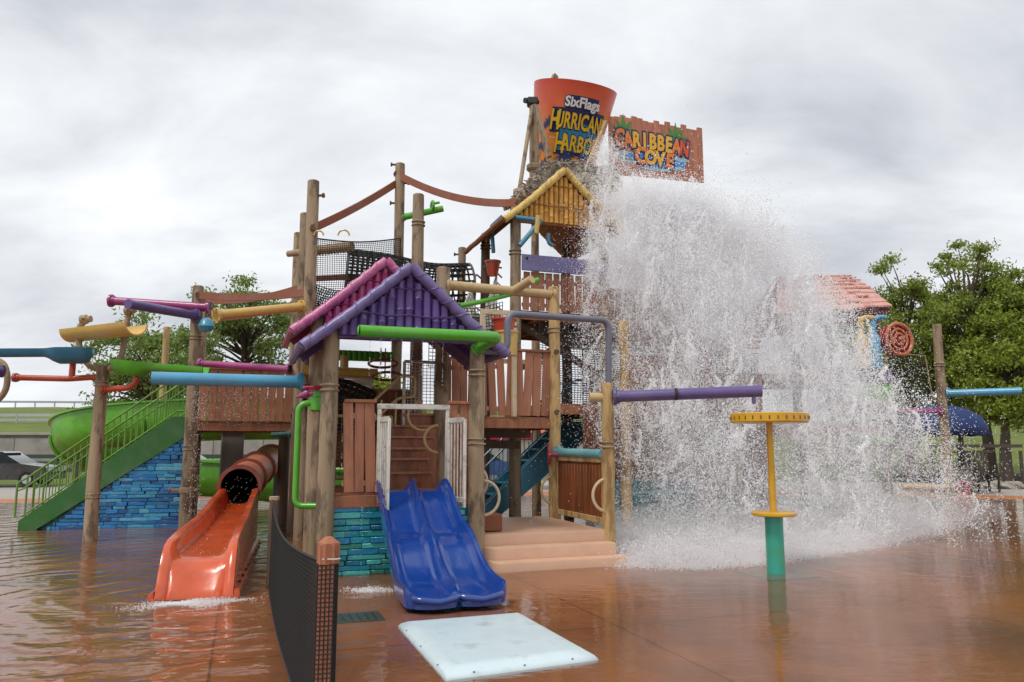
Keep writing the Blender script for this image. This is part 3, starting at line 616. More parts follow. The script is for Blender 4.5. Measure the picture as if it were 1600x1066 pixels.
slats('slat_railing', 'brown slat panel over the water-veiled left deck above the orange tube', S(-.93, 2.97), S(-.06, 2.97), Z2, Z2 + 1.05, 11, gap=.1, lean=.012)
slats('slat_railing', 'brown slat panel under the purple beam on the tower', S(2.07, 1.98), S(2.98, 1.98), Z3, SY(2, 2, 424), 11, gap=.16, lean=.02, cap=False)
slats('slat_railing', 'brown slat wall low on the left beyond the clustered posts', S(0, 4), S(0, 3.05), Z2, Z2 + 1.0, 9)
slats('slat_railing', 'brown slat panel inside the spray on the tower', S(3.02, 1.55), S(3.98, 1.55), Z2 + .3, Z2 + 1.3, 10)
T = thing('beam', 'faded purple beam across the tower above the brown slats', 'beam', S(2.03, 1.95, 5.4))
sub(T, 'board', MB().bar(S(2.05, 1.94, SY(2, 2, 411)), S(3.0, 1.94, SY(2, 2, 411) ), .05, .34), paint('beam_purple', (.15, .13, .30), rough=.5))
for k in (2.1, 2.95): sub(T, 'bolt', MB().lathe(S(k, 1.925, SY(2, 2, 405)), -E2, [(.03, 0), (.03, .02), (.0, .03)], 8), M_dark)
# gate frame
gt = thing('gate_frame', 'worn white gate frame with two open bar gates above the blue slide', 'gate', S(.33, .0, Z1))
zt_ = SY(.5, 0, 640)
for i_ in (.325, .785): sub(gt, 'upright', MB().bar(S(i_, -.02, Z1 + .0), S(i_, -.02, zt_ + .03), .05, .05, up=E2), M_white)
sub(gt, 'header', MB().bar(S(.31, -.022, zt_ + .035), S(.80, -.022, zt_ + .035), .055, .07), M_white)
for i_, sx_ in ((.325, -1), (.785, 1)):
    h0 = S(i_, -.04, 0); dirv = (-E2 * .82 + E1 * (.30 if sx_ > 0 else .12)).normalized(); wd_ = .40
    g = sub(gt, 'gate', MB().bar(h0 + dirv * .02 + UP * (Z1 - .1), h0 + dirv * .02 + UP * (zt_ - .12), .04, .05), M_white)
    sub(g, 'stile', MB().bar(h0 + dirv * wd_ + UP * (Z1 - .2), h0 + dirv * wd_ + UP * (zt_ - .14), .04, .05), M_white)
    for z in (Z1 - .1, zt_ - .15): sub(g, 'rail', MB().bar(h0 + dirv * .03 + UP * z, h0 + dirv * (wd_ - .02) + UP * z, .035, .07), M_white)
    for k in range(4): q = h0 + dirv * (.09 + .075 * k); sub(g, 'bar', MB().bar(q + UP * (Z1 - .1), q + UP * (zt_ - .16), .018, .018), M_white)
# inner stair winding up to the right
M_stepn = wood('stair_nosing', (.42, .17, .085), dirt=(.2, .07, .04), amt=.4, rough=.4)
st = thing('winding_stair', 'brown timber stair climbing to the right behind the white gate', 'stairs', S(.5, .5, Z1))
steps_ = [(.34, .80, .48, 1.0, .2), (.34, .80, .60, 1.0, .4), (.34, .82, .74, 1.0, .56), (.46, .90, .84, 1.1, .74), (.58, .95, .94, 1.15, .92), (.70, .98, 1.04, 1.2, 1.12)]
for (a, b, c0, c1, h_) in steps_:
    sub(st, 'step', MB().prism([S(a, c0, Z1), S(b, c0, Z1), S(b, c1, Z1), S(a, c1, Z1)], UP * h_), M_step)
    sub(st, 'tread', MB().prism([S(a - .005, c0 - .03, Z1 + h_ + .002), S(b + .005, c0 - .03, Z1 + h_ + .002), S(b + .005, c1 + .01, Z1 + h_ + .002), S(a - .005, c1 + .01, Z1 + h_ + .002)], UP * .035), M_stepn)
rl = thing('stair_handrail', 'cream tube handrail climbing behind the gate header', 'handrail', S(.4, .7, Z1))
sub(rl, 'rail', MB().tube(fil([S(.36, .75, SY(.4, .8, 645)), S(.42, .9, SY(.4, .8, 628)), S(.66, .98, SY(.6, .98, 586)), S(.78, 1.0, SY(.7, 1, 588)), S(.78, 1.0, SY(.7, 1, 620)), S(.64, .98, SY(.6, 1, 622)), S(.42, .9, SY(.4, .8, 660)), S(.36, .75, SY(.4, .8, 662))], .09), .024, 8), M_tan)
for (i_, j_) in ((.5, .93), (.62, .97)): sub(rl, 'baluster', MB().tube([S(i_, j_, Z1 + .5), S(i_, j_, SY(i_, j_, 625))], .018, 6), M_tan)
def netpanel(name, label, a, b, c, d, nu, nv, r, m, sag=0., n=3, seg=8, cat_='net', parent=None, frame=None):
    """grid of strands on the patch a-b (bottom) d-c (top)"""
    a, b, c, d = map(V, (a, b, c, d)); mb = MB(); nrm = (b - a).cross(d - a).normalized()
    def pt(u, v):
        q = (a * (1 - u) + b * u) * (1 - v) + (d * (1 - u) + c * u) * v
        return q + nrm * (sag * math.sin(math.pi * u) * math.sin(math.pi * v)) - UP * (abs(sag) * .8 * math.sin(math.pi * u) * v)
    for k in range(nu + 1): mb.tube([pt(k / nu, q / seg) for q in range(seg + 1)], r, n, caps=False)
    for k in range(nv + 1): mb.tube([pt(q / seg, k / nv) for q in range(seg + 1)], r, n, caps=False)
    T = thing(name, label, cat_, a); sub(T, 'mesh', mb, m)
    if frame:
        fm, fr_ = frame
        for (u0, v0, u1, v1) in ((0, 0, 1, 0), (0, 1, 1, 1), (0, 0, 0, 1), (1, 0, 1, 1)): sub(T, 'edge_rope', MB().tube([pt(u0 + (u1 - u0) * q / seg, v0 + (v1 - v0) * q / seg) for q in range(seg + 1)], fr_, 6), fm)
    return T
netpanel('mesh_panel', 'cream framed mesh panel behind the stair handrail', S(.70, 1.05, Z2 - .3), S(.98, 1.05, Z2 - .3), S(.98, 1.05, SY(1, 1, 566)), S(.70, 1.05, SY(1, 1, 566)), 9, 22, .006, M_white, frame=(M_white, .03))
netpanel('mesh_panel', 'grey mesh panel low behind the stair', S(.1, 1.02, Z1 + .1), S(.6, 1.02, Z1 + .1), S(.6, 1.02, Z1 + 1.1), S(.1, 1.02, Z1 + 1.1), 14, 16, .006, M_grey, frame=(M_tan, .025))
def nettunnel(label, path, r, nring, nlong, sr, m, ringm=None):
    path = [V(p) for p in path]; T = thing('net_tunnel', label, 'net tunnel', path[0]); mb = MB(); P = cat(path, 6); m_ = len(P)
    fr_ = []
    for k in range(m_):
        t_ = (P[min(k + 1, m_ - 1)] - P[max(k - 1, 0)]).normalized(); x = t_.cross(UP).normalized(); fr_.append((P[k], x, x.cross(t_)))
    def at(f, a):
        q = f * (m_ - 1); i = min(int(q), m_ - 2); w = q - i; p = fr_[i][0].lerp(fr_[i + 1][0], w); x = fr_[i][1]; y = fr_[i][2]; return p + (x * math.cos(a) + y * math.sin(a)) * r
    for k in range(nring + 1): mb.tube([at(k / nring, 2 * math.pi * q / 16) for q in range(16)], sr, 4, closed=True)
    for k in range(nlong): mb.tube([at(q / 14, 2 * math.pi * k / nlong) for q in range(15)], sr, 4, caps=False)
    sub(T, 'netting', mb, m)
    for f in (0, 1): sub(T, 'end_ring', MB().tube([at(f, 2 * math.pi * q / 20) for q in range(20)], .03, 6, closed=True), ringm or M_net)
    return T
nettunnel('black rope net tunnel sagging behind the purple roof against the sky', [W(542, 425, 16.4), W(600, 432, 16.6), W(670, 446, 16.9), W(733, 446, 17.2)], .5, 22, 20, .022, M_net, M_grey)
nettunnel('black rope net tunnel inside the front hut above the left slats', [S(-.02, 1.3, SY(0, 1.3, 640)), S(.18, 1.3, SY(0, 1.3, 630)), S(.42, 1.32, SY(0, 1.3, 645))], .42, 14, 18, .02, M_net)
nettunnel('black rope net tunnel deep behind the stair', [S(.25, 2.6, Z2 + .4), S(.6, 2.8, Z2 + .2), S(.8, 3.0, Z2 - .6), S(.8, 3.0, Z2 - 2)], .5, 20, 18, .02, M_net)
netpanel('rope_net', 'black rope net strung high between the clustered posts and tallest post', S(0.02, 2.0, SY(0, 2, 478)), S(.97, 2.75, SY(1, 3, 478)), S(.97, 2.75, SY(1, 3, 382)), S(0.02, 2.0, SY(0, 2, 372)), 44, 32, .006, M_net, sag=.1, frame=(M_net, .016))
netpanel('rope_net', 'black rope net hanging below the high net over the pink roof', S(.05, 2.05, SY(0, 2, 505)), S(.5, 2.6, SY(.5, 2.6, 505)), S(.7, 2.75, SY(1, 3, 455)), S(0.02, 2.05, SY(0, 2, 440)), 26, 16, .011, M_net, sag=-.2)
netpanel('rope_net', 'black rope net below the green bent spout right of the purple roof', S(1.1, 1.9, SY(1, 2, 575)), S(1.9, 2.1, SY(2, 2, 575)), S(1.9, 2.1, SY(2, 2, 470)), S(1.1, 1.9, SY(1, 2, 470)), 22, 18, .009, M_net, sag=.2)
netpanel('rope_net', 'black rope net behind the cream pipe in the tower shade', S(2.1, 1.6, Z2), S(2.95, 1.7, Z2), S(2.95, 1.7, Z3 - .4), S(2.1, 1.6, Z3 - .4), 26, 40, .008, M_net, sag=.1)
netpanel('rope_net', 'black rope net left of the freestanding right post', V((gx(1395, 20.9), 20.9, W(0, 630, 20.9).z)), V((gx(1463, 20.6), 20.6, W(0, 626, 20.6).z)), V((gx(1456, 20.6), 20.6, W(0, 556, 20.6).z)), V((gx(1395, 20.9), 20.9, W(0, 552, 20.9).z)), 20, 20, .008, M_net, frame=(M_rope, .016))
# dark bracing below the upper tower deck
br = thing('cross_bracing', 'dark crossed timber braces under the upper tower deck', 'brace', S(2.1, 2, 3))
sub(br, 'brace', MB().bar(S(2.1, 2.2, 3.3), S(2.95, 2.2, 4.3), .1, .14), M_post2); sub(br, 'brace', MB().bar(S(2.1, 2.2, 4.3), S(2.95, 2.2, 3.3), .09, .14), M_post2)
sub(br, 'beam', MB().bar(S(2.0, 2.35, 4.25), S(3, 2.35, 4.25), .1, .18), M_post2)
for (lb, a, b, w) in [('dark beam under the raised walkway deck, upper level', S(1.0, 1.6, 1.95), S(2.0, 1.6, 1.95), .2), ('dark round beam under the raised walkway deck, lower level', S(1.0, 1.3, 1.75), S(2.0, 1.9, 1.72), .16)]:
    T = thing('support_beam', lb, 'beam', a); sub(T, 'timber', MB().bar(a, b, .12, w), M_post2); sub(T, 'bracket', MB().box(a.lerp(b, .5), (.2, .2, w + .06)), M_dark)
# blue stair at the back of the walkway
def stair(name, label, p0, p1, width, n, mst, mrl, nb=16, rail_h=.9, sides=(0, 1), two=True, treadm=None, sw=.28):
    p0, p1 = V(p0), V(p1); d = (p1 - p0); hd = V((d.x, d.y, 0)).normalized(); nrm = V((-hd.y, hd.x, 0)); T = thing(name, label, 'stairs', p0)
    for s_ in sides:
        o_ = nrm * width * s_
        a = p0 + o_; b = p1 + o_
        sub(T, 'stringer', MB().prism([a - nrm * .02 + hd * .28, a - nrm * .02 - hd * .02, a - nrm * .02 - hd * .02 + UP * .2, b - nrm * .02 - hd * .1 + UP * .12, b - nrm * .02 + hd * .35 + UP * .12, b - nrm * .02 + hd * .35 - UP * .2], nrm * .04), mst)
        q0, q1 = a + hd * .02 + UP * .16, b + UP * .12
        sub(T, 'handrail', MB().tube(fil([q0 - hd * .12 + UP * .1, q0 - hd * .12 + UP * (rail_h - .1), q0 + hd * .06 + UP * rail_h, q1 + UP * rail_h, q1 + hd * .45 + UP * rail_h], .08), .022, 8), mrl)
        sub(T, 'lower_rail', MB().tube([q0 - hd * .12 + UP * .12, q0 + UP * .12, q1 + UP * .12, q1 + hd * .45 + UP * .12], .018, 8), mrl)
        if two: sub(T, 'middle_rail', MB().tube([q0 - hd * .1 + UP * (rail_h - .26), q0 + UP * (rail_h - .22), q1 + UP * (rail_h - .22), q1 + hd * .45 + UP * (rail_h - .22)], .016, 8), mrl)
        for k in range(nb):
            f = (k + .5) / nb; q = q0.lerp(q1, f); big = k % 5 == 0
            sub(T, 'baluster', MB().tube([q + UP * (.0 if big else .12), q + UP * rail_h], .019 if big else .011, 6), mrl)
    for k in range(n):
        f = (k + .6) / n; c = p0.lerp(p1, f); sub(T, 'tread', MB().box(c + nrm * width / 2 + UP * .08, (sw, width - .06, .04), (hd, nrm, UP)), treadm or mst)
    return T
stair('metal_stair', 'steel blue metal stair seen under the raised walkway', S(1.62, 2.25, .0), S(2.75, 2.25, 2.1), .8, 9, M_sblue, M_sblue, 12, two=False)
# concrete steps and walkway
cs = thing('concrete_steps', 'pinkish concrete steps with rounded corner right of the blue slide', 'steps', S(1.1, 0, 0))
def rsl(u0, u1, w0, w1, z0, z1, rr=.22, nose=.02):       # slab with a rounded front-left corner, u along E1 (m), w along E2 (m)
    b = O0 + E1 * (MOD * 1.0); P = lambda u, w, z: b + E1 * u + E2 * w + UP * z
    poly = [(u1, w1), (u0, w1)]
    for k in range(9): a = math.pi + math.pi / 2 * k / 8; poly.append((u0 + rr + rr * math.cos(a), w0 + rr + rr * math.sin(a)))
    poly.append((u1, w0))
    mb = MB(); loops = []
    for (ins, z) in [(0, z0), (0, z1 - nose), (nose * .3, z1 - nose * .3), (nose, z1)]:
        loops.append([P(u + (ins if u < (u0 + u1) / 2 else 0), w + (ins if w < (w0 + w1) / 2 else 0), z) for u, w in poly])
    n_ = len(poly); vs = [p for lp_ in loops for p in lp_]; fs = [tuple(range(3 * n_, 4 * n_)), tuple(range(n_))[::-1]]
    for q in range(3):
        for k in range(n_): fs.append((q * n_ + k, q * n_ + (k + 1) % n_, (q + 1) * n_ + (k + 1) % n_, (q + 1) * n_ + k))
    return mb.add(vs, fs)
sub(cs, 'step', rsl(.10, 1.98 + .10, -.52, 0, 0, .145), M_conc); sub(cs, 'step', rsl(.08, 1.98 + .05, -.28, .03, .147, .31), M_conc)
sub(cs, 'platform', rsl(.07, 1.98, -.03, 2.3, .312, .47, .05), M_conc)
tag(sub(cs, 'block', MB().box(S(1.14, .17, .6), (.34, .3, .25), (E1, E2, UP), ch=.02), M_plank2), 'red-brown box step on the platform')
bp_ = thing('board_partition', 'red-brown boarded partition in a yellowish frame beside the steps', 'partition', S(2, .05, .47))
for k in range(15):
    j0 = .08 + .84 * k / 15; sub(bp_, 'board', MB().bar(S(2, j0 + .028, .62), S(2, j0 + .028, 1.44), .03, .84 * MOD / 15 - .006, up=E2), M_plank2)
zt_ = 1.5
for (a, b, w, h_) in [(S(2, .06, .58), S(2, .94, .58), .07, .09), (S(2, .06, zt_), S(2, .94, zt_), .08, .11)]: sub(bp_, 'rail', MB().bar(a, b, w, h_), M_post3)
for j_ in (.07, .93): sub(bp_, 'upright', MB().bar(S(2, j_, .47), S(2, j_, zt_), .07, .06), M_post3)
def ring(label, c, ax, R_, r=.022, a0=0, a1=360, m=M_cream, xr=None): return tag(build('grab_ring', MB().torus(c, ax, R_, r, a0, a1, 32, 8, xref=xr), m), label, 'grab ring', 'tube grab rings on the posts')
ring('cream half-round grab ring on the post right of the blue slide', S(1.0, 0, W(0, 778, 10.9).z) + E1 * .1, E2, .24, a0=-90, a1=90, xr=E1)
ring('thin cream grab ring behind the post right of the blue slide', S(1.02, .3, W(0, 753, 11.4).z) + E1 * .07, (E2 + E1 * .8), .25)
ring('cream half-round grab ring against the red-brown boards', S(2.0, 0, W(0, 774, 11.5).z) - E1 * .02, E2, .24, a0=90, a1=270, xr=E1, r=.024)
ring('tan half-round grab ring before the blue stair', S(2.0, 1.0, W(0, 766, 13.4).z) - E1 * .02, E2, .24, a0=90, a1=270, xr=E1, m=M_tan)
ring('tan half-round grab ring on the upright beside the white gate', S(.80, .3, Z1 + .72), E2, .2, a0=90, a1=270, xr=E1, m=M_tan)
ring('tan grab ring high on the stair behind the gate header', S(.80, .8, Z1 + 1.1), E2 + E1 * .3, .24, a0=60, a1=270, xr=E1, m=M_tan)
# ------------------------------------------------------------------ bamboo roofs
def gable(label, ic, j0, j1, half, zbase, zap, ztip, tip, mc, mrim, mslope, cane_r=.055, front=True, canes=True):
    """ic: grid centre; half (m) to the end of the bamboo, tip (m) to the eave tip"""
    T = thing('bamboo_roof', label, 'roof', S(ic, j0, zbase)); c0 = S(ic, j0); sl = (zap - ztip) / tip
    n_ = int(2 * half / (cane_r * 2)); a = -half + cane_r
    for k in range(n_):
        u = -half + (k + .5) * (2 * half / n_); zt = zap - .1 - abs(u) * sl + random.uniform(-.02, .02); b = c0 + E1 * u + E2 * .03
        if zt - zbase < .06: continue
        pts = []; rr = []; z = zbase; nx = zbase + random.uniform(.1, .3)
        while z < zt:
            pts.append(b + UP * z); rr.append(cane_r * .96)
            if nx + .03 < zt:
                for dz, f in ((-.022, .96), (0, 1.13), (.022, .96)): pts.append(b + UP * (nx + dz)); rr.append(cane_r * f)
            z = nx + .04; nx += random.uniform(.26, .44)
        pts.append(b + UP * zt); rr.append(cane_r * .96)
        sub(T, 'cane', MB().tube(pts, rr, 8), mc)
    sub(T, 'backing_board', MB().prism([c0 + E1 * (-half) + E2 * .05 + UP * (zbase + .01), c0 + E1 * half + E2 * .05 + UP * (zbase + .01), c0 + E2 * .05 + UP * (zap - .1)], E2 * .03), mc)
    for f in (.3, .68):
        z = zbase + (zap - zbase) * f; w = min(half, (zap - .12 - z) / sl); sub(T, 'lashing', MB().tube([c0 + E1 * (-w + 2 * w * k / 8) - E2 * (.03) + UP * (z + .012 * math.sin(k * 2)) for k in range(9)], .011, 5), mslope)
    for sg in (-1, 1):
        def edge(f, dj=0.): u = f * tip; return c0 + E1 * (sg * u) + UP * (zap - sl * u * (1 - .12 * max(0, f - .55)) ) + E2 * dj
        pts = [edge(k / 22) - E2 * .05 + E1 * .012 * math.sin(k * 2.3) for k in range(23)]
        lg = sub(T, 'rim_log', MB().tube(pts, [.076 + .004 * math.sin(k * 1.9 + sg) for k in range(23)], 10), mrim)
        q = MB()                                        # rope wound round the rim log
        t_ = (pts[-1] - pts[0]).normalized(); x = t_.cross(E2).normalized(); nt_ = 9
        q.tube([pts[0].lerp(pts[-1], k / 150) + (x * math.cos(k * .30) + E2 * math.sin(k * .30)) * .072 + (pts[min(22, int(k / 150 * 22))] - pts[0].lerp(pts[-1], int(k / 150 * 22) / 22)) for k in range(151)], .013, 5, caps=False)
        sub(lg, 'rope_twist', q, mrim)
        npl = 9; dj = (j1 - j0) * MOD
        for k in range(npl):                            # roof slope in overlapping courses
            f0, f1 = k / npl, (k + 1) / npl + .012
            p = [edge(f0, .02) + UP * (.05 ), edge(f1, .02) + UP * (.05 + .018), edge(f1, dj) + UP * (.05 + .018), edge(f0, dj) + UP * .05]
            sub(T, 'roof_course', MB().prism(p, -UP * .045), mslope)
        sub(T, 'eave_log', MB().tube([edge(1, -.05 + dj * k / 6) + UP * (.03 + .01 * math.sin(k * 3)) for k in range(7)], .06, 8), M_under if mrim == M_bamr else mrim)
        sub(T, 'rafter', MB().bar(edge(.1, dj * .5) - UP * .1, edge(.96, dj * .5) - UP * .1, .07, .1), mslope)
        if not front: break
    sub(T, 'tie_beam', MB().bar(c0 - E1 * half + E2 * .09 + UP * (zbase + .02), c0 + E1 * half + E2 * .09 + UP * (zbase + .02), .09, .12), mslope)
    return T
M_purS = paint('purple_slope', (.075, .035, .16), rough=.45); M_pinS = paint('pink_slope', (.24, .018, .075), rough=.45)
gable('purple bamboo gable roof over the front hut', .5, -.08, .93, .95, 3.18, 4.18, 2.93, 1.42, M_purple, M_purple2, M_purS, .062)
gable('pink bamboo gable roof behind the purple roof', .5, .9, 1.9, .95, 3.62, 4.74, 3.42, 1.45, M_pink, M_pink2, M_pinS, .062)
gable('yellow bamboo gable roof of the tower at the edge of the falling water', 2.5, 1.9, 3.3, 1.03, 6.38, 7.56, 6.25, 1.36, M_bam, M_bamr, M_under, .055)
# salmon roof behind the spray
T = thing('salmon_roof', 'salmon pink shingled roof right of the falling water', 'roof', W(1320, 480, 21))
ra, rb = W(1215, 432, 22.6), W(1322, 429, 23.2); ea, eb = W(1215, 488, 20.6), W(1392, 479, 21.4)
rows_ = 9
for k in range(rows_):
    f0, f1 = k / rows_, (k + 1) / rows_ + .03; a0, b0 = ra.lerp(ea, f0), rb.lerp(eb, f0); a1, b1 = ra.lerp(ea, f1), rb.lerp(eb, f1); ns_ = 9; of_ = random.uniform(0, .07)
    for q in range(ns_):
        g0, g1 = max(0, q / ns_ - of_ + random.uniform(-.01, .01)), min(1, (q + .99) / ns_ - (of_ if q < ns_ - 1 else 0)); jj = UP * random.uniform(.0, .075) ; cv = lambda f, g: UP * (.18 * math.sin(f * math.pi) * (1 - .4 * g))
        sub(T, 'shingle', MB().prism([a0.lerp(b0, g0) + cv(f0, g0), a0.lerp(b0, g1) + cv(f0, g1), a1.lerp(b1, g1) + cv(f1, g1) + jj + UP * .03, a1.lerp(b1, g0) + cv(f1, g0) + jj + UP * .03], -UP * .05), M_salroof)
bk = [ra, rb, eb + V((.0, 4.2, .1)), ea + V((0, 4.2, .1))]
sub(T, 'back_slope', MB().prism(bk, -UP * .06), M_salroof)
sub(T, 'hip_end', MB().prism([rb, eb, eb + V((0, 4.2, .1))], -UP * .05), M_salroof)
sub(T, 'soffit', MB().prism([ea - UP * .1, eb - UP * .1, eb + V((0, 4.1, 0)) - UP * .1, ea + V((0, 4.1, 0)) - UP * .1], -UP * .08), paint('dark_red_soffit', (.13, .012, .02), rough=.5))
sub(T, 'soffit', MB().prism([ea - UP * .18, eb - UP * .18 - V((.9, 0, 0)), eb - UP * .5 - V((1.2, 0, 0)), ea - UP * .62], V((0, .06, 0))), paint('dark_red_soffit', (.13, .012, .02)))
post('timber post holding the salmon roof right corner', V((gx(1382, 22.5), 22.5, 0)), W(0, 480, 22.5).z, .13)
post('timber post behind the spray under the salmon roof', V((gx(1250, 22), 22, 0)), W(0, 490, 22).z, .13)
deck('right wing deck veiled by spray', 5.4, 7.2, 2.6, 3.6, Z2)
deck('upper right wing deck below the salmon roof', 5.6, 7.3, 3.0, 4.2, Z3 - .9)
for (lb, px0, px1, y0, y1, m) in [('purple panel below the tan and blue water cannons', 1318, 1394, 578, 596, M_purple2), ('green panel below the purple panel in the spray', 1330, 1394, 600, 624, M_green), ('tan beam below the green panel in the spray', 1336, 1392, 624, 632, M_tan), ('green trough low in the right-hand spray', 1330, 1395, 683, 695, M_green)]:
    T = thing('panel', lb, 'panel', W(px0, y1, 20.2)); a = W(px0, (y0 + y1) / 2, 20.0); b = W(px1, (y0 + y1) / 2, 20.3); hh = (y1 - y0) / 1191 * 20.2
    for k in range(3):
        z = UP * (hh * (k - 1) / 3); sub(T, 'board', MB().bar(a + z, b + z, .05, hh / 3 - .008), m)
nettunnel('blue-black net tunnel right of the splash behind the post', [V((gx(1340, 22.5), 22.5, 2.4)), V((gx(1380, 22.5), 22.3, 2.2)), V((gx(1420, 22.5), 22.2, 2.1))], .55, 12, 18, .02, M_net)
brickwall('stone_wall', 'teal stone wall dimly seen through the falling water', S(2.55, 1.35), S(3.6, 1.35), 0, 1.05, M_brick)
T = thing('partition', 'red-brown wall behind the falling water above the teal stones', 'partition', S(2.5, 1.4, 1.1))
for k in range(12): sub(T, 'board', MB().bar(S(2.5 + k * .1, 1.4, 1.1), S(2.5 + k * .1, 1.4, 2.3), .2, .03, up=E2), M_plank2)
T = thing('spray_disc', 'green round panel showing through the upper spray', 'panel', W(1035, 460, 17.5))
sub(T, 'disc', MB().prism([W(1035, 425, 17.5) + V((math.cos(k * math.pi / 8) * .3, 0, math.sin(k * math.pi / 8) * .55 - .4)) for k in range(16)], (0, .08, 0)), M_green); sub(T, 'stem', MB().tube([W(1035, 460, 17.55), W(1035, 620, 17.55)], .07, 8), M_green)

slats('board_wall', 'dark brown boarded wall behind the falling water, ground level', S(3.1, 2.75), S(5.6, 2.75), 0, 2.1, 24, gap=.05, m=M_plank2, cap=False, lean=.004)
slats('slat_railing', 'brown slat railing on the deck behind the falling water', S(3.1, 2.6), S(5.4, 2.6), 2.3, 3.4, 24, gap=.12)
slats('slat_railing', 'brown slat railing on the top deck behind the falling water', S(3.1, 2.7), S(4.6, 2.7), 4.4, 5.4, 16, gap=.12)
deck('upper deck hidden by the falling water', 3.05, 5.5, 2.7, 3.6, 4.4)
deck('middle deck hidden by the falling water', 3.05, 5.5, 2.65, 3.6, 2.25)
netpanel('rope_net', 'black rope net veiled by the middle of the falling water', S(3.1, 2.8, 2.3), S(5.5, 2.8, 2.3), S(5.5, 2.8, 4.4), S(3.1, 2.8, 4.4), 50, 44, .012, M_net, sag=.1)
post('timber post seen through the spray right of the tan post', S(4, 2.55), 5.6, .12, M_post3)
post('timber post seen through the spray behind the mushroom stem', S(4.9, 2.5), 4.9, .12, M_post3)
# ------------------------------------------------------------------ slides
T = thing('double_slide', 'glossy dark blue double wave slide in front of the hut', 'slide', S(.56, -.9, 0))
top = S(.545, -.02); ctl = [(-.12, 1.10), (.02, 1.10), (.2, 1.03), (.55, .79), (.8, .63), (.98, .58), (1.18, .50), (1.52, .29), (1.82, .16), (2.1, .115), (2.32, .105), (2.45, .10)]
P = cat([top - E2 * d_ + UP * z_ for d_, z_ in ctl], 5); np_ = len(P); profs = []
for k in range(np_):
    f = k / (np_ - 1); wdt = .44 + .085 * min(1, f * 1.3); wh_ = .15; endf = max(0, (f - .93) / .07)
    if f < .1: wh_ = .15 * (.75 + 2.5 * f)
    wdt *= 1 - .10 * endf ** 2; wh_ *= 1 - .35 * endf; rr = []
    def ch_(c, w, n_=8):
        out = []
        for q in range(n_ + 1):
            x = -1 + 2 * q / n_; out.append((c + x * w, wh_ * .82 * max(0, abs(x) - .55) ** 2 / .2))
        return out
    hw = wdt / 2; lip = .022
    upper = [(-wdt - lip * 1.6, wh_ - .03), (-wdt - lip, wh_ + .012), (-wdt, wh_)] + ch_(-hw, hw - .015) + [(-.012, wh_ + .012), (.012, wh_ + .012)] + ch_(hw, hw - .015) + [(wdt, wh_), (wdt + lip, wh_ + .012), (wdt + lip * 1.6, wh_ - .03)]
    lower = [(wdt + lip, -.05), (wdt * .6, -.06), (0, -.05), (-wdt * .6, -.06), (-wdt - lip, -.05)]
    profs.append(upper + lower)
sub(T, 'chute', MB().sweep(P, profs), M_blue, ang=60)
for sg, nm in ((-1, 'lip'), (1, 'lip')):
    c = P[-1] + E1 * (sg * .235) - UP * .0; pts = [c + E1 * (.235 * math.sin(R(a)) ) - E2 * (.11 * math.cos(R(a))) + UP * (.02 + .03 * abs(math.sin(R(a)))) for a in range(-90, 91, 15)]
    sub(T, nm, MB().tube(pts, .034, 10), M_blue)
    fl = [P[-1] + E1 * (sg * .235) + UP * .0 + q for q in [E1 * (.235 * math.sin(R(a))) - E2 * (.11 * math.cos(R(a))) for a in range(-90, 91, 15)]]
    sub(T, 'landing', MB().prism(fl, -UP * .05), M_blue)
for sg in (-.25, .25):
    q = P[-8] + E1 * sg; sub(T, 'foot', MB().tube([q - UP * .05, V((q.x, q.y, 0))], .035, 8), M_red); sub(T, 'foot_plate', MB().lathe(V((q.x, q.y, .0)), UP, [(.16, 0), (.16, .03), (.1, .035)], 16), M_colm)
# orange slide with tube
T = thing('tube_slide', 'orange trough slide running out of a ribbed tube on the left', 'slide', (-3.5, 9, 0))
d2 = (V((-4.78, 13.5, 0)) - V((-3.5, 8.62, 0))); LN = d2.length; d2.normalize(); s0 = V((-3.5, 8.62, 0))
P = []; profs = []
for (x, fl, wl) in [(0, .035, .09), (.08, .12, .20), (.16, .27, .36), (.26, .38, .50), (.36, .415, .58), (.5, .425, .62), (.9, .435, .66), (1.6, .46, .69), (2.4, .495, .72), (3.2, .56, .80), (4.0, .63, .89), (LN - .1, .70, .97)]:
    P.append(s0 + d2 * x); w = .415 - .09 * min(1, x / 4.8)
    profs.append([(-w - .06, .02), (-w - .055, .1), (-w - .0, .12), (-w, wl - .06), (-w + .012, wl - .01), (-w + .05, wl), (-w + .1, wl - .02), (-w + .125, wl - .08), (-w + .16, fl + .03), (-w + .22, fl), (0, fl - .02 * 0), (w - .22, fl), (w - .16, fl + .03), (w - .125, wl - .08), (w - .1, wl - .02), (w - .05, wl), (w - .012, wl - .01), (w, wl - .06), (w + .0, .12), (w + .055, .1), (w + .06, .02)])
sub(T, 'trough', MB().sweep(P, profs), M_orange, ang=50)
sub(T, 'base_strip', MB().bar(s0 - d2 * .03 + E1 * -.47, s0 - d2 * .03 + E1 * .47, .05, .05), M_dark)
side = V((d2.y, -d2.x, 0))
for k in range(9):
    q = s0 + d2 * (.5 + k * .45) + side * .43; sub(T, 'bolt', MB().lathe(q + UP * .11, UP, [(.018, 0), (.018, .02)], 8), M_dark)
tc_ = [V((-4.76, 13.42, 1.0)), V((-5.0, 14.4, 1.07)), V((-5.25, 15.6, 1.17)), V((-5.48, 16.8, 1.30)), V((-5.6, 18.2, 1.42)), V((-5.5, 19.6, 1.6))]
PT = cat(tc_, 5); vs = MB(); n_ = 24
outer = MB().tube(PT, .325, n_, caps=False); inner = MB().tube(PT, .31, n_, caps=False); tb_ = MB(); tb_.add(outer.v, outer.f); tb_.add(inner.v, inner.f)
b1 = len(outer.v)
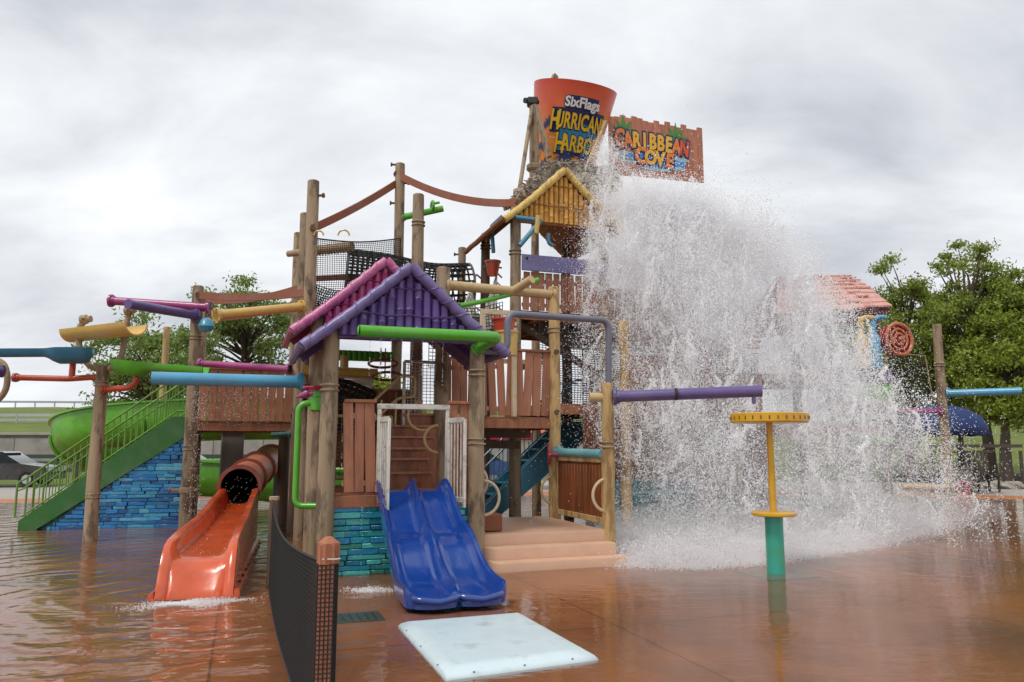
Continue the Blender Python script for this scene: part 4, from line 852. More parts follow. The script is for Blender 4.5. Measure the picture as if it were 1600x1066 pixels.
for k in range(n_): tb_.f.append((k, (k + 1) % n_, b1 + (k + 1) % n_, b1 + k))
sub(T, 'tube', tb_, M_salm); sub(T, 'tube_end', MB().lathe(PT[-1], (PT[-1] - PT[-2]), [(.325, 0), (.325, .02)], n_), M_dark)
sub(T, 'tube_shade_skin', MB().tube([p for p in PT], .305, 20, caps=False), paint('tube_inside_shade', (.012, .008, .007), rough=.4))  # near-black inner skin: the shade inside the closed tube, put in as colour
for k in (0, 6, 12, 18): t_ = (PT[k + 1] - PT[k]).normalized(); sub(T, 'flange', MB().lathe(PT[k] - t_ * .05, t_, [(.31, 0), (.375, 0), (.375, .1), (.31, .1), (.31, 0)], 28, caps=False), M_rust)
for k in (8, 20): q = PT[k]; sub(T, 'support', MB().tube([V((q.x, q.y, 0)), q - UP * .4], .06, 8), M_grey)
# green flume
T = thing('flume_slide', 'bright green open flume curling behind the left staircase', 'slide', (-10, 19, 0))
fc = [V((-5.2, 19.2, 2.35)), V((-7.4, 18.8, 2.32)), V((-9.4, 18.6, 2.18)), V((-10.7, 19.0, 1.95)), V((-11.3, 20.0, 1.6)), V((-10.9, 21.1, 1.2)), V((-9.6, 21.6, .85)), V((-8.0, 21.6, .75)), V((-6.2, 21.4, .6)), V((-4.0, 21.2, .5))]
pr = []; Rf = .56
for k in range(13): a = math.pi + math.pi * k / 12; pr.append((Rf * math.cos(a), Rf + Rf * math.sin(a)))
pr = [(-Rf - .1, Rf + .42), (-Rf, Rf + .40)] + pr + [(Rf, Rf + .40), (Rf + .1, Rf + .42), (Rf + .1, Rf + .38), (Rf + .035, Rf + .36)] + [((Rf + .035) * math.cos(math.pi * 2 - math.pi * k / 12), Rf + (Rf + .035) * math.sin(math.pi * 2 - math.pi * k / 12)) for k in range(13)] + [(-Rf - .035, Rf + .36), (-Rf - .1, Rf + .38)]
FP = cat(fc, 6); sub(T, 'trough', MB().sweep([p - UP * .56 + UP * .1 for p in FP], pr), M_green2, ang=50)
for k in (10, 20, 32, 44):
    p = FP[k] - UP * .46; t_ = (FP[k + 1] - FP[k - 1]).normalized(); x = t_.cross(UP).normalized()
    sub(T, 'flange', MB().tube([p + x * ((Rf + .06) * math.cos(math.pi + math.pi * q / 12)) + UP * (Rf + (Rf + .06) * math.sin(math.pi + math.pi * q / 12)) for q in range(13)], .035, 6), M_green2)
    sub(T, 'support', MB().tube([V((p.x, p.y, 0)), p], .09, 10), M_post2 if k == 10 else M_colm)
# green staircase with stone wall
SR = V((-6.95, 16.35, 0)); SLp = V((-9.95, 15.62, 0)); dS = (SR - SLp); LS = dS.length; dS.normalize(); nS = V((-dS.y, dS.x, 0))
stair('green_staircase', 'green metal staircase with railings over the blue stone wall', SLp, SR + UP * 2.2 - dS * .25, .95, 11, M_gst, M_grail, 24)
sl_ = lambda x: 2.2 * max(0., (x - .33) / (LS - .25)) - .04
brickwall('stone_wall', 'blue stacked stone wall below the green staircase', SLp + nS * .03 + dS * .0, SR + nS * .03, 0, 2.08, M_brick2, rowh=.075, slope=sl_, lens=(.14, .55))
T = thing('pier', 'square grey concrete pier under the left deck', 'pier', S(-.62, 4.2)); sub(T, 'shaft', MB().box(S(-.62, 4.2, 1.05), (.5, .5, 2.1), (E1, E2, UP), ch=.03), M_colm); sub(T, 'cap', MB().box(S(-.62, 4.2, 2.08), (.6, .6, .1), (E1, E2, UP)), M_colm)
T = thing('yellow_rail', 'low yellow pipe rail beyond the left deck', 'railing', (-8, 27, 0))
for k in range(7): sub(T, 'post', MB().tube([(-11.4 + k * 1.1, 27, 0), (-11.4 + k * 1.1, 27, 1.05)], .03, 6), M_yel)
for z in (.55, 1.0): sub(T, 'rail', MB().tube([(-11.4, 27, z), (-4.8, 27, z)], .028, 6), M_yel)
# ------------------------------------------------------------------ pipes and sprayers
def pipe(name, label, pts, r, m, c='pipe', rad=.15, flange=(), parts=(), n=16, open_end=False):
    pts = [V(p) for p in pts]; T = thing(name, label, c, pts[0]); path = fil(pts, rad) if len(pts) > 2 else pts
    sub(T, 'tube', MB().tube(path, r, n), m)
    for e_ in flange:
        p = pts[e_]; q = pts[1] if e_ == 0 else pts[-2]; d = (q - p).normalized()
        fl = sub(T, 'flange', MB().lathe(p + d * .0, d, [(r * .9, 0), (r * 1.55, 0), (r * 1.55, .045), (r * 1.15, .05), (r * 1.15, .1)], 18), m)
        x = d.cross(UP).normalized(); y = d.cross(x)
        for k in range(6): a = k * math.pi / 3; sub(fl, 'bolt', MB().lathe(p + (x * math.cos(a) + y * math.sin(a)) * r * 1.33 - d * .015, d, [(.012, 0), (.012, .08)], 6), M_grey)
    return T
Y0 = PL.y
pipe('spray_pipe', 'long light blue spray pipe above the orange slide', [W(237, 591, 11.3), W(474, 597, 12.0)], .098, M_lblue, flange=(-1,))
T = pipe('spray_pipe', 'bright green pipe across the purple roof with a bent back elbow', [W(562, 517, 9.55), W(779, 527, 10.15), S(1.0, -.02, SY(1, 0, 545))], .077, M_green, rad=.13, flange=(-1,))
sub(T, 'end_cap', MB().lathe(W(562, 517, 9.55), V((-1, -.1, 0)), [(.077, 0), (.07, .015), (.04, .03), (0.005, .034)], 16), M_green)
T = pipe('spray_pipe', 'violet spray pipe pointing right from the yellowish post over the mushroom', [S(2.0, 0, SY(2, 0, 620)) + V((.1, 0, 0)), W(1190, 611, 11.2)], .088, M_violet, flange=(0,))
sub(T, 'nozzle', MB().tube([W(1178, 617, 11.2), W(1178, 631, 11.2)], .028, 8), M_violet); sub(T, 'joint_band', MB().lathe(W(1055, 616, 11.3), V((1, 0, 0)), [(.092, 0), (.092, .03)], 16), M_dark)
pipe('pipe_stub', 'short tan pipe stub on the left of the yellowish step post', [S(2, 0, SY(2, 0, 621)) - V((.27, .02, 0)), S(2, 0, SY(2, 0, 621)) - V((.05, 0, 0))], .07, M_tan)
pipe('drain_pipe', 'grey-lavender bent pipe looping from the hut to the yellowish post', [S(1.0, 0, SY(1, 0, 549)) + V((.1, -.05, 0)), W(793, 550, 10.8), W(793, 490, 10.8), W(951, 501, 11.5), W(951, 606, 11.5)], .05, M_lav, rad=.16)
pipe('spray_pipe', 'aqua pipe above the red-brown partition', [S(2, .92, SY(2, 1, 707)), S(2, .08, SY(2, 0, 710))], .075, M_aqua, flange=(0,))
T = pipe('spray_pipe', 'long cream pipe right of the purple roof peak', [S(1.02, 1.0, SY(1, 1, 445)), S(2.0, 1.0, SY(2, 1, 461))], .085, M_tan, flange=(0, -1))
sub(T, 'tee', MB().tube([S(1.62, 1.0, SY(1.6, 1, 455)), S(1.72, .8, SY(1.7, .9, 440))], .075, 12), M_tan)
pipe('spout', 'thin green bent spout hanging from the cream pipe', [S(1.15, 1.0, SY(1.1, 1, 477)), S(1.3, 1.0, SY(1.3, 1, 473)), S(1.62, 1.0, SY(1.6, 1, 459)), S(1.72, .98, SY(1.7, 1, 446)), S(1.85, .98, SY(1.8, 1, 437))], .042, M_green, rad=.2)
pipe('spout', 'green spout with a clamp on the tallest post against the sky', [S(1.02, 3.0, SY(1, 3, 340)), S(1.48, 2.95, SY(1.4, 3, 327))], .075, M_green, flange=(0,))
T = thing('spout_clamp', 'small green valve on the end of the sky spout', 'valve', S(1.4, 2.95, SY(1.4, 3, 322))); sub(T, 'body', MB().torus(S(1.36, 2.95, SY(1.4, 3, 325)), E1, .11, .035), M_green); sub(T, 'handle', MB().tube([S(1.34, 2.95, SY(1.4, 3, 322)), S(1.44, 2.95, SY(1.4, 3, 318))], .03, 8), M_green)
pipe('spray_pipe', 'yellow pipe on the clustered posts left of the pink roof', [S(0, 2.0, SY(0, 2, 480)) - E1 * .12, W(337, 493, 12.6)], .085, M_yel, flange=(0, -1))
pipe('spray_pipe', 'magenta pipe crossing behind the upper left violet pipe', [S(-1, 3, SY(-1, 3, 482)) + E1 * .25 - E2 * .2, W(172, 470, 15.2)], .085, M_mag, flange=(0, -1))
pipe('spray_pipe', 'violet pipe on the strapped left post pointing up left', [S(-1, 3, SY(-1, 3, 495)) - E2 * .13, W(200, 475, 13.4)], .09, M_violet, flange=(0,))
pipe('spray_pipe', 'magenta pipe above the long light blue pipe', [W(453, 577, 13.2), W(312, 568, 13.6)], .06, M_mag, flange=(0, -1))
pipe('drain_pipe', 'bright green bent drain pipe on the hut left flank', [S(.0, .42, SY(0, .4, 628)), S(-.16, .42, SY(0, .4, 632)), S(-.16, .42, SY(0, .4, 790)), S(0.0, .35, SY(0, .4, 790))], .045, M_green, rad=.12)
T = thing('valve', 'green valve with a flat red hand wheel on the hut left flank', 'valve', S(0, .45, SY(0, .4, 625))); c = S(-.04, .42, SY(0, .4, 628))
sub(T, 'body', MB().lathe(c - UP * .14, UP, [(.06, 0), (.1, .02), (.1, .2), (.055, .22), (.055, .3)], 16), M_green); sub(T, 'hand_wheel', MB().torus(c + UP * .2, UP, .19, .022, n=24), M_dred); sub(T, 'hub', MB().lathe(c + UP * .16, UP, [(.12, 0), (.12, .03)], 12), M_dred)
T = thing('horn', 'small magenta cone nozzle beside the red hand wheel', 'nozzle', S(-.15, .45, SY(0, .4, 615))); a = W(462, 621, 11.2); sub(T, 'cone', MB().tube([a, a + V((.16, 0, .05)), a + V((.2, 0, .06))], [.01, .065, .05], 12), M_mag); sub(T, 'stem', MB().tube([a + V((.19, 0, .055)), S(0, .45, a.z + .05)], .03, 8), M_mag)
T = thing('hand_wheel', 'dark red spoked hand wheel by the aqua pipe', 'valve', S(2, 1.0, SY(2, 1, 707))); c = S(2, .9, SY(2, 1, 710)) - E1 * .2; ax = (E1 * .9 - E2 * .35)
sub(T, 'rim', MB().torus(c, ax, .17, .022), M_dred); sub(T, 'hub', MB().lathe(c - ax.normalized() * .03, ax, [(.04, 0), (.04, .2)], 10), M_dred)
x_ = ax.normalized().cross(UP).normalized()
for k in range(3): a = k * math.pi / 3; dd = x_ * math.cos(a) + UP * math.sin(a); sub(T, 'spoke', MB().bar(c - dd * .17, c + dd * .17, .025, .025), M_dred)
pipe('spray_pipe', 'light blue pipe pointing right from the freestanding right post', [V((PR.x + .1, 20.45, W(0, 615, 20.5).z)), W(1597, 611, 19.5)], .095, M_lblue, flange=(0,))
pipe('spray_pipe', 'magenta pipe pointing left from the freestanding right post', [V((PR.x - .1, 20.45, W(0, 643, 20.5).z)), W(1405, 641, 20.3)], .065, M_mag, flange=(0,))
pipe('spray_pipe', 'tan pipe low on the left of the freestanding right post', [V((PR.x - .1, 20.45, W(0, 762, 20.5).z)), W(1408, 761, 20.2)], .085, M_tan, flange=(0,))
pipe('spray_pipe', 'pale green pipe above the water cannons', [W(1305, 524, 20.5), W(1362, 530, 20.5)], .05, paint('mint_pipe', (.12, .45, .2)))
for lb, px, m in (('tan bottle shaped water cannon right of the splash', 1349, M_yel), ('light blue bottle shaped water cannon right of the splash', 1369, M_lblue)):
    T = thing('water_cannon', lb, 'water cannon', W(px, 575, 20.0)); b = W(px, 576, 20.0); Hh = W(px, 530, 20).z - b.z
    sub(T, 'body', MB().lathe(b, UP, [(.15, 0), (.16, .05), (.16, Hh), (.13, Hh + .08), (.075, Hh + .15)], 18), m); q = b + UP * (Hh + .12)
    sub(T, 'neck', MB().tube(cat([q, q + UP * .22, q + V((.03, 0, .4)), q + V((.17, -.02, .47)), q + V((.34, -.05, .45))], 5), [.07] * 15 + [.06] * 6, 12), m)
M_rusto = paint('rust_orange', (.5, .13, .05), rough=.5)
T = thing('ringed_drum', 'large rust red ringed wheel right of the water cannons', 'wheel', W(1403, 530, 20)); c = W(1405, 530, 19.95); ax = V((.32, -1, .05)).normalized()
for R_, r_ in ((.42, .05), (.27, .035), (.15, .04)): sub(T, 'ring', MB().torus(c, ax, R_, r_), M_rusto)
sub(T, 'drum', MB().lathe(c - ax * .32, ax, [(.2, 0), (.44, .04), (.46, .26), (.36, .27)], 28), paint('drum_red', (.33, .025, .012)))
sub(T, 'hub', MB().lathe(c - ax * .05, ax, [(.07, 0), (.07, .15), (.03, .17)], 12), M_rusto)
x_ = ax.cross(UP).normalized(); y_ = ax.cross(x_)
for k in range(4): a = k * math.pi / 2 + .4; dd = x_ * math.cos(a) + y_ * math.sin(a); sub(T, 'spoke', MB().bar(c + dd * .1, c + dd * .42, .05, .04), M_rusto)
# left cluster of tipping troughs
def spoon(label, p0, p1, m, bowl=.42, w=.11):
    p0, p1 = V(p0), V(p1); d = (p1 - p0); T = thing('tipping_trough', label, 'trough', p0); ln = d.length; n_ = 26; path = []; prf = []
    for k in range(n_ + 1):
        f = k / n_; x = f * ln; path.append(p0 + d * f); inb = max(0, min(1, (x - (ln - bowl * 1.5)) / (bowl * .35))); ed = max(0, (x - (ln - .14)) / .14)
        ww = (w + (bowl * .5 - w) * inb) * (1 - .65 * ed ** 2); dp = (.085 + .12 * inb) * (1 - .75 * ed ** 2)
        prf.append([(-ww, .03), (-ww * .8, -dp * .6), (-ww * .4, -dp), (ww * .4, -dp), (ww * .8, -dp * .6), (ww, .03), (ww + .022, .035), (ww * .86 + .02, -dp * .62), (ww * .45, -dp - .022), (-ww * .45, -dp - .022), (-ww * .86 - .02, -dp * .62), (-ww - .022, .035)])
    sub(T, 'trough', MB().sweep(path, prf), m, ang=60); return T
spoon('blue spoon shaped tipping trough at the far left', W(-60, 549, 13.0), W(146, 548, 13.6), M_sblue if False else paint('trough_blue', (.035, .2, .34)), .5, .085)
spoon('green spoon shaped tipping trough on the red arm', W(322, 577, 13.2), W(184, 566, 13.9), M_green, .5, .08)
T = thing('tipping_trough', 'yellow half-pipe trough in the tan hook', 'trough', W(160, 512, 13.9)); a, b = W(111, 517, 14.2), W(213, 505, 13.2)
hp = [(.2 * math.cos(math.pi + math.pi * k / 12), .2 * math.sin(math.pi + math.pi * k / 12)) for k in range(13)] + [(.225 * math.cos(-math.pi * k / 12), .225 * math.sin(-math.pi * k / 12)) for k in range(13)]
sub(T, 'half_pipe', MB().sweep([a, a.lerp(b, .33), a.lerp(b, .66), b], hp), M_yel)
pipe('hooked_pipe', 'tan hooked pipe arm carrying the yellow trough', [W(134, 501, 13.95), W(124, 510, 13.95), W(122, 542, 13.95), W(138, 572, 13.95), W(158, 579, 13.95), W(182, 573, 13.95), W(193, 548, 13.95), W(194, 525, 13.95)], .055, M_rope, 'pipe arm', .3)
pipe('hooked_pipe', 'tan upright pipe above the yellow trough', [W(194, 527, 14.0), W(203, 480, 14.0)], .05, M_rope, 'pipe arm')
for lb, q, r_ in (('lumpy tan pipe joint at the right of the yellow trough', W(196, 522, 13.95), .1), ('lumpy tan pipe joint at the left top of the yellow trough hook', W(134, 500, 13.95), .09), ('small tan pipe joint below the violet pipe tip', W(203, 486, 13.95), .08)):
    T = thing('pipe_joint', lb, 'pipe joint', q)
    sub(T, 'collar', MB().lathe(q - V((.1, 0, 0)), V((1, 0, .1)), [(r_ * .7, 0), (r_, .02), (r_, .12), (r_ * .7, .14), (r_ * .7, .2)], 12), M_rope); sub(T, 'bolt', MB().lathe(q - V((0, r_ + .02, 0)), V((0, 1, 0)), [(.02, 0), (.02, .06)], 8), M_post2)
T = pipe('branch_pipe', 'long red pipe left of the freestanding post with an upright tee', [W(22, 590, 13.9), W(107, 592, 13.9), W(152, 589, 13.95)], .055, M_red, rad=.1, flange=(0,))
sub(T, 'tee', MB().tube([W(112, 591, 13.9), W(114, 566, 13.9)], .055, 12), M_red); sub(T, 'tee_flange', MB().lathe(W(114, 567, 13.9), UP, [(.09, 0), (.1, .02), (.1, .06)], 14), M_red)
T = pipe('branch_pipe', 'short red elbow pipe right of the freestanding post', [W(160, 609, 13.85), W(203, 606, 13.8), W(213, 597, 13.8), W(213, 580, 13.8)], .055, M_red, rad=.1, flange=(0,))
sub(T, 'top_flange', MB().lathe(W(213, 582, 13.8), UP, [(.09, 0), (.1, .02), (.1, .06)], 14), M_red)
pipe('hooked_pipe', 'tan hooked pipe arm cut by the left picture edge', [W(-16, 560, 13.9), W(6, 566, 13.9), W(13, 590, 13.9), W(8, 615, 13.9), W(-14, 634, 13.9)], .055, M_rope, 'pipe arm', .2)
T = thing('nozzle', 'dark violet pipe end at the left picture edge', 'nozzle', W(-10, 582, 13.5)); sub(T, 'tube', MB().tube([W(-30, 584, 13.3), W(3, 580, 13.6)], .1, 14), M_violet); sub(T, 'ring', MB().torus(W(3, 580, 13.6), V((1, .1, 0)), .1, .02), M_violet)
T = thing('pipe_clamp', 'tan rope clamp with a red tip on the strapped left post', 'clamp', S(-1, 3, SY(-1, 3, 765))); c = S(-1, 3, W(0, 766, 15.3).z); sub(T, 'collar', MB().lathe(c - UP * .06, UP, [(.13, 0), (.15, .02), (.15, .1), (.13, .12)], 14), M_rope); sub(T, 'arm', MB().tube([c - E1 * .3, c + E1 * .2], .035, 8), M_rope); sub(T, 'red_tip', MB().lathe(c - E1 * .34, E1, [(.01, 0), (.035, .02), (.035, .06)], 10), M_dred)
pipe('spray_pipe', 'drooping blue-green short spout under the left deck', [S(-.25, 2.95, SY(0, 3, 680)), S(-.06, 2.95, SY(0, 3, 678))], .05, paint('spout_teal', (.03, .12, .1)), flange=(-1,))
T = thing('tipping_bucket', 'small blue bucket hanging behind the strapped left post', 'bucket', W(322, 510, 15)); sub(T, 'pail', MB().lathe(W(322, 518, 15.0), UP, [(.1, 0), (.16, .1), (.12, .22), (.04, .28)], 14), paint('pail_blue', (.05, .27, .4))); sub(T, 'hanger', MB().tube([W(322, 498, 15.0), W(322, 488, 15.0)], .015, 6), M_dark)
# straps
def strap(label, a, b, sag, w=.17):
    a, b = V(a), V(b); T = thing('sagging_strap', label, 'strap', a, 'brown straps slung between the posts'); n_ = 12; d = b - a; x = d.cross(UP).normalized()
    P_ = [a.lerp(b, k / n_) - UP * (sag * 4 * (k / n_) * (1 - k / n_)) for k in range(n_ + 1)]
    sub(T, 'belt', MB().sweep(P_, [(-.02, -w / 2), (.02, -w / 2), (.02, w / 2), (-.02, w / 2)]), M_strap)
    for q in (P_[0], P_[-1]): sub(T, 'bolt', MB().lathe(q - E2 * .06, E2, [(.05, 0), (.05, .12)], 8), M_post2)
strap('brown sagging strap from the tallest post down to the yellow roof', S(1, 3, SY(1, 3, 272)) - E1 * .1, S(2, 2, SY(2, 2, 320)) - E2 * .14, .22, .16)
strap('brown strap rising from the clustered posts to the tallest post', S(0, 2, SY(0, 2, 360)) - E2 * .13, S(1, 3, SY(1, 3, 288)) - E1 * .1, .05, .15)
strap('front brown strap from the strapped left post to the clustered posts', S(-1, 3, SY(-1, 3, 463)) - E2 * .14, S(0, 2, SY(0, 2, 458)) - E2 * .1, .07, .14)
strap('rear brown strap sagging behind the front strap on the left', S(-1, 4, SY(-1, 4, 470)), S(0, 3, SY(0, 3, 448)), .12, .13)
strap('lower brown strap behind the yellow pipe on the left', S(-1, 4, SY(-1, 4, 498)) , S(0, 4, SY(0, 4, 474)), .1, .13)
strap('brown strap running through the high black net', S(0, 2.6, SY(0, 2.6, 436)), S(.95, 3.1, SY(1, 3, 428)), .0, .12)
T = thing('rope_log', 'rope wound log carried high behind the black net', 'log', W(500, 390, 16)); a, b = W(450, 397, 16.5), W(550, 385, 15.9); sub(T, 'log', MB().tube([a, a.lerp(b, .5), b], [.07, .1, .11], 12), M_rope)
sub(T, 'rope', MB().tube([a.lerp(b, .35 + .6 * k / 90) + (UP * math.cos(k * .9) + E2 * math.sin(k * .9)) * .115 for k in range(91)], .018, 5), M_tan)
sub(T, 'hook', MB().torus(W(537, 368, 15.9), V((.1, -1, 0)), .12, .018, a0=0, a1=180, xref=(1, 0, 0)), M_yel)
T = thing('hook', 'yellow hoop hook beside the tallest clustered post', 'hook', W(497, 366, 14)); sub(T, 'hoop', MB().torus(W(498, 368, 13.9), V((.1, -1, 0)), .09, .016, a0=0, a1=180, xref=(1, 0, 0)), M_yel)
# tower small pieces
pipe('lever_pipe', 'blue jointed lever pipe under the yellow roof', [W(806, 340, 15.0), W(845, 345, 15.0), W(812, 384, 14.8)], .05, M_sblue, rad=.03)
pipe('lever_pipe', 'blue bent pipe under the roof eave behind the tower post', [W(785, 338, 16.2), W(768, 354, 16.3), W(771, 395, 16.3)], .045, M_sblue, rad=.03)
pipe('lever_pipe', 'yellow short pipe hanging under the yellow roof', [W(841, 337, 14.9), W(838, 365, 14.9)], .05, M_yel)
pipe('lever_pipe', 'dark curved pipe under the right of the yellow roof', [W(857, 365, 15.3), W(857, 380, 15.3), W(864, 384, 15.3)], .04, M_sblue, rad=.05)
def bucket(label, p, r0, r1, h_, m, ax=UP):
    T = thing('bucket', label, 'bucket', p); sub(T, 'pail', MB().lathe(p, ax, [(.001, 0), (r0, 0), (r1, h_), (r1 + .015, h_ + .005), (r1 + .015, h_ - .03), (r1 - .02, h_), (r0 - .015, .02), (.001, .02)], 20, caps=False), m)
    x = ax.cross(E2).normalized(); sub(T, 'pivot', MB().tube([p + ax * h_ * .6 - x * (r1 + .04), p + ax * h_ * .6 + x * (r1 + .04)], .02, 8), M_grey); return T
bucket('small red bucket beside the white upper stair', W(770, 431, 16.6), .11, .17, .33, M_red)
bucket('orange bucket behind the lavender pipe bend', W(787, 526, 12.4), .14, .2, .3, M_red)
bucket('yellow bucket below the orange bucket', W(792, 556, 12.3), .17, .18, .4, M_yel)
T = stair('white_stair', 'small white stair rising to the upper tower deck', S(1.82, 2.35, Z3 - .75), S(2.06, 2.75, Z3 + .1), .5, 4, M_white, M_white, 9)
for k in range(8): sub(T, 'siding_board', MB().bar(S(1.55, 2.62, Z3 - 1.05 + .1 * k), S(2.0, 2.62, Z3 - 1.05 + .1 * k), .03, .085), M_white)
# ------------------------------------------------------------------ grey thatch roof, giant bucket and its frame
T = thing('thatch_roof', 'shaggy grey thatch roof below the giant bucket', 'roof', W(862, 300, 17.6))
tA, tB = W(862, 264, 18.0), W(810, 314, 17.0); tC, tD = W(966, 276, 18.9), W(990, 335, 17.9); tA2, tB2 = tA + E2 * 1.8, tB + E2 * 1.0 + UP * .1
def thatch(p00, p10, p11, p01, nc):     # top edge p00-p10, eave p01-p11
    for lv in range(nc):
        f0, f1 = lv / nc, (lv + 1) / nc + .05; n_ = 22; vs = []; fs = []
        for f, dz in ((f0, .0), (f1, .09), (f1, -.02), (f0, -.08)):
            for k in range(n_ + 1):
                g = k / n_; p = p00.lerp(p10, g).lerp(p01.lerp(p11, g), f); vs.append(p + UP * (dz + random.uniform(-.05, .05)))
        m_ = n_ + 1
        for q in range(4):
            for k in range(n_): fs.append((q * m_ + k, q * m_ + k + 1, ((q + 1) % 4) * m_ + k + 1, ((q + 1) % 4) * m_ + k))
        sub(T, 'thatch_course', MB().add(vs, fs), M_thatch)
thatch(tA, tC, tD, tB, 4); thatch(tA2, tA, tB, tB2, 4)
tuf = MB()
for (p00, p10, p11, p01) in ((tA, tC, tD, tB), (tA2, tA, tB, tB2)):
    dn = (p01 - p00).normalized()
    for k in range(900):
        f = random.random(); p = p00.lerp(p10, random.random()).lerp(p01.lerp(p11, random.random()), f) + UP * .07
        tuf.tube([p - dn * .05, p + dn * .1 + UP * .03, p + dn * .24 + UP * random.uniform(-.08, .07) + E1 * random.uniform(-.08, .08)], [.035, .03, .008], 4)
for (p0_, p1_) in ((tB, tA), (tA, tC)):
    for k in range(260):
        p = p0_.lerp(p1_, random.random()) + UP * random.uniform(.08, .17) + E2 * random.uniform(-.12, .1); o_ = V((random.uniform(-1, 1), random.uniform(-1, .6), random.uniform(-.6, .6))).normalized(); tuf.tube([p, p + o_ * .12, p + o_ * .2 - UP * .03], [.03, .022, .006], 4)
q = sub(T, 'loose_thatch', tuf, M_thatch); q['kind'] = 'stuff'
def roll_(a, b, r, n_=14): return MB().tube([a.lerp(b, k / n_) + UP * (.05 + .05 * math.sin(k * 2.1)) + E2 * .03 * math.cos(k * 3) for k in range(n_ + 1)], [r * (1 + .07 * math.sin(k * 2.7)) for k in range(n_ + 1)], 9)
sub(T, 'ridge_roll', roll_(tB, tA, .13), M_thatch); sub(T, 'ridge_roll', roll_(tA, tC, .12), M_thatch)
sub(T, 'top_cap', MB().prism([tA, tC, tC + E2 * 1.8, tA2], -UP * .06), M_thatch)
# bucket
BY = 20.3; bt = W(899, 139, BY); roll = R(9); ax = V((math.sin(roll), -.28, math.cos(roll))).normalized(); HB = 2.75; r1, r0 = 1.19, .80
bb = bt - ax * HB
M_bk = bpy.data.materials.new('bucket_sunset_paint'); M_bk.use_nodes = True; t = M_bk.node_tree; n = t.nodes; l = t.links; b = n['Principled BSDF']; b.inputs['Roughness'].default_value = .35
tcx = n.new('ShaderNodeTexCoord'); sx = n.new('ShaderNodeSeparateXYZ'); l.new(tcx.outputs['Object'], sx.inputs[0]); rp = n.new('ShaderNodeValToRGB'); mr = n.new('ShaderNodeMapRange'); mr.inputs['From Min'].default_value = 0; mr.inputs['From Max'].default_value = HB
nz = n.new('ShaderNodeTexNoise'); nz.inputs['Scale'].default_value = 2.5; l.new(tcx.outputs['Object'], nz.inputs['Vector'])
l.new(mth('ADD', sx.outputs[2], mth('MULTIPLY', mth('SUBTRACT', nz.outputs[0], .5, t), .5, t), t), mr.inputs[0]); l.new(mr.outputs[0], rp.inputs[0]); e = rp.color_ramp.elements
e[0].position = .1; e[0].color = (.75, .28, .03, 1); e[1].position = .95; e[1].color = (.56, .04, .02, 1); rp.color_ramp.elements.new(.45).color = (.78, .23, .04, 1); rp.color_ramp.elements.new(.68).color = (.70, .13, .05, 1)
l.new(rp.outputs[0], b.inputs['Base Color'])
T = thing('dump_bucket', 'giant orange tipping bucket with beach lettering above the tower', 'bucket', bb)
sub(T, 'bucket_wall', MB().lathe(bb, ax, [(.01, 0), (r0, 0), (r0 + (r1 - r0) * .25, HB * .25), (r0 + (r1 - r0) * .5, HB * .5), (r0 + (r1 - r0) * .75, HB * .75), (r1, HB), (r1 - .05, HB + .01), (r0 - .05, .05), (.01, .05)], 48, caps=False), M_bk)
fx = V((1, 0, 0)) - ax * ax.x; fx.normalize(); fy = ax.cross(fx); fy = -fy if fy.y > 0 else fy     # fy points towards the viewer
def onb(s_, h_, off=.012):       # arc length s (m, right positive) and height up the wall
    r_ = r0 + (r1 - r0) * h_ / HB; a_ = s_ / r_; return bb + ax * h_ + (fx * math.sin(a_) + fy * math.cos(a_)) * (r_ + off)
def flatmat(name, rgb): return mat(name, rgb, rough=.4, vary=.06, bump=0, rnd=0)
K_navy, K_yel, K_wht, K_teal, K_palm, K_org = flatmat('ink_navy', (.012, .02, .10)), flatmat('ink_yellow', (.74, .46, .012)), flatmat('ink_white', (.75, .75, .75)), flatmat('ink_teal', (.02, .22, .42)), flatmat('ink_palm_blue', (.015, .05, .16)), flatmat('ink_peach', (.68, .27, .08))
def textmesh(body, size=1., off=0., ext=.0, xs=1., shear=0., sp=1.):
    cu = bpy.data.curves.new('t', 'FONT'); cu.body = body; cu.size = size; cu.offset = off; cu.extrude = ext; cu.resolution_u = 3; cu.shear = shear; cu.space_character = sp; cu.align_x = 'CENTER'
    o = bpy.data.objects.new('t', cu); COL.objects.link(o); dg = bpy.context.evaluated_depsgraph_get(); me = o.evaluated_get(dg).to_mesh()
    vs = [(v.co.x * xs, v.co.y, v.co.z) for v in me.vertices]; fs = [tuple(p.vertices) for p in me.polygons]; bpy.data.objects.remove(o); bpy.data.curves.remove(cu); return vs, fs
def decal(T, name, vf, place, m): vs, fs = vf; return sub(T, name, MB().add([place(*v) for v in vs], fs), m, smooth=False)
def word(T, body, size, s_, h_, xs, mface, medge=K_navy, o1=.02, o2=.07, pl=None, dz=(.02, .045), sp=1., slant=0., shear=0.):
    pl = pl or (lambda x, y, z: onb(s_ + x, h_ + y + x * slant, z))
    decal(T, 'letter_outline', textmesh(body, size, o2, .006, xs, shear, sp), lambda x, y, z: pl(x, y, z + dz[0]), medge); decal(T, 'lettering', textmesh(body, size, o1, .006, xs, shear, sp), lambda x, y, z: pl(x, y, z + dz[1]), mface)
def plate(T, pts, off, m, name='letter_outline'):     # painted patch on the bucket wall
    vs = [onb(x, y, off) for x, y in pts] + [onb(x, y, off - .008) for x, y in pts]; n_ = len(pts)
    sub(T, name, MB().add(vs, [tuple(range(n_)), tuple(range(n_, 2 * n_))[::-1]] + [(k, (k + 1) % n_, n_ + (k + 1) % n_, n_ + k) for k in range(n_)]), m, smooth=False)
c0_ = .2
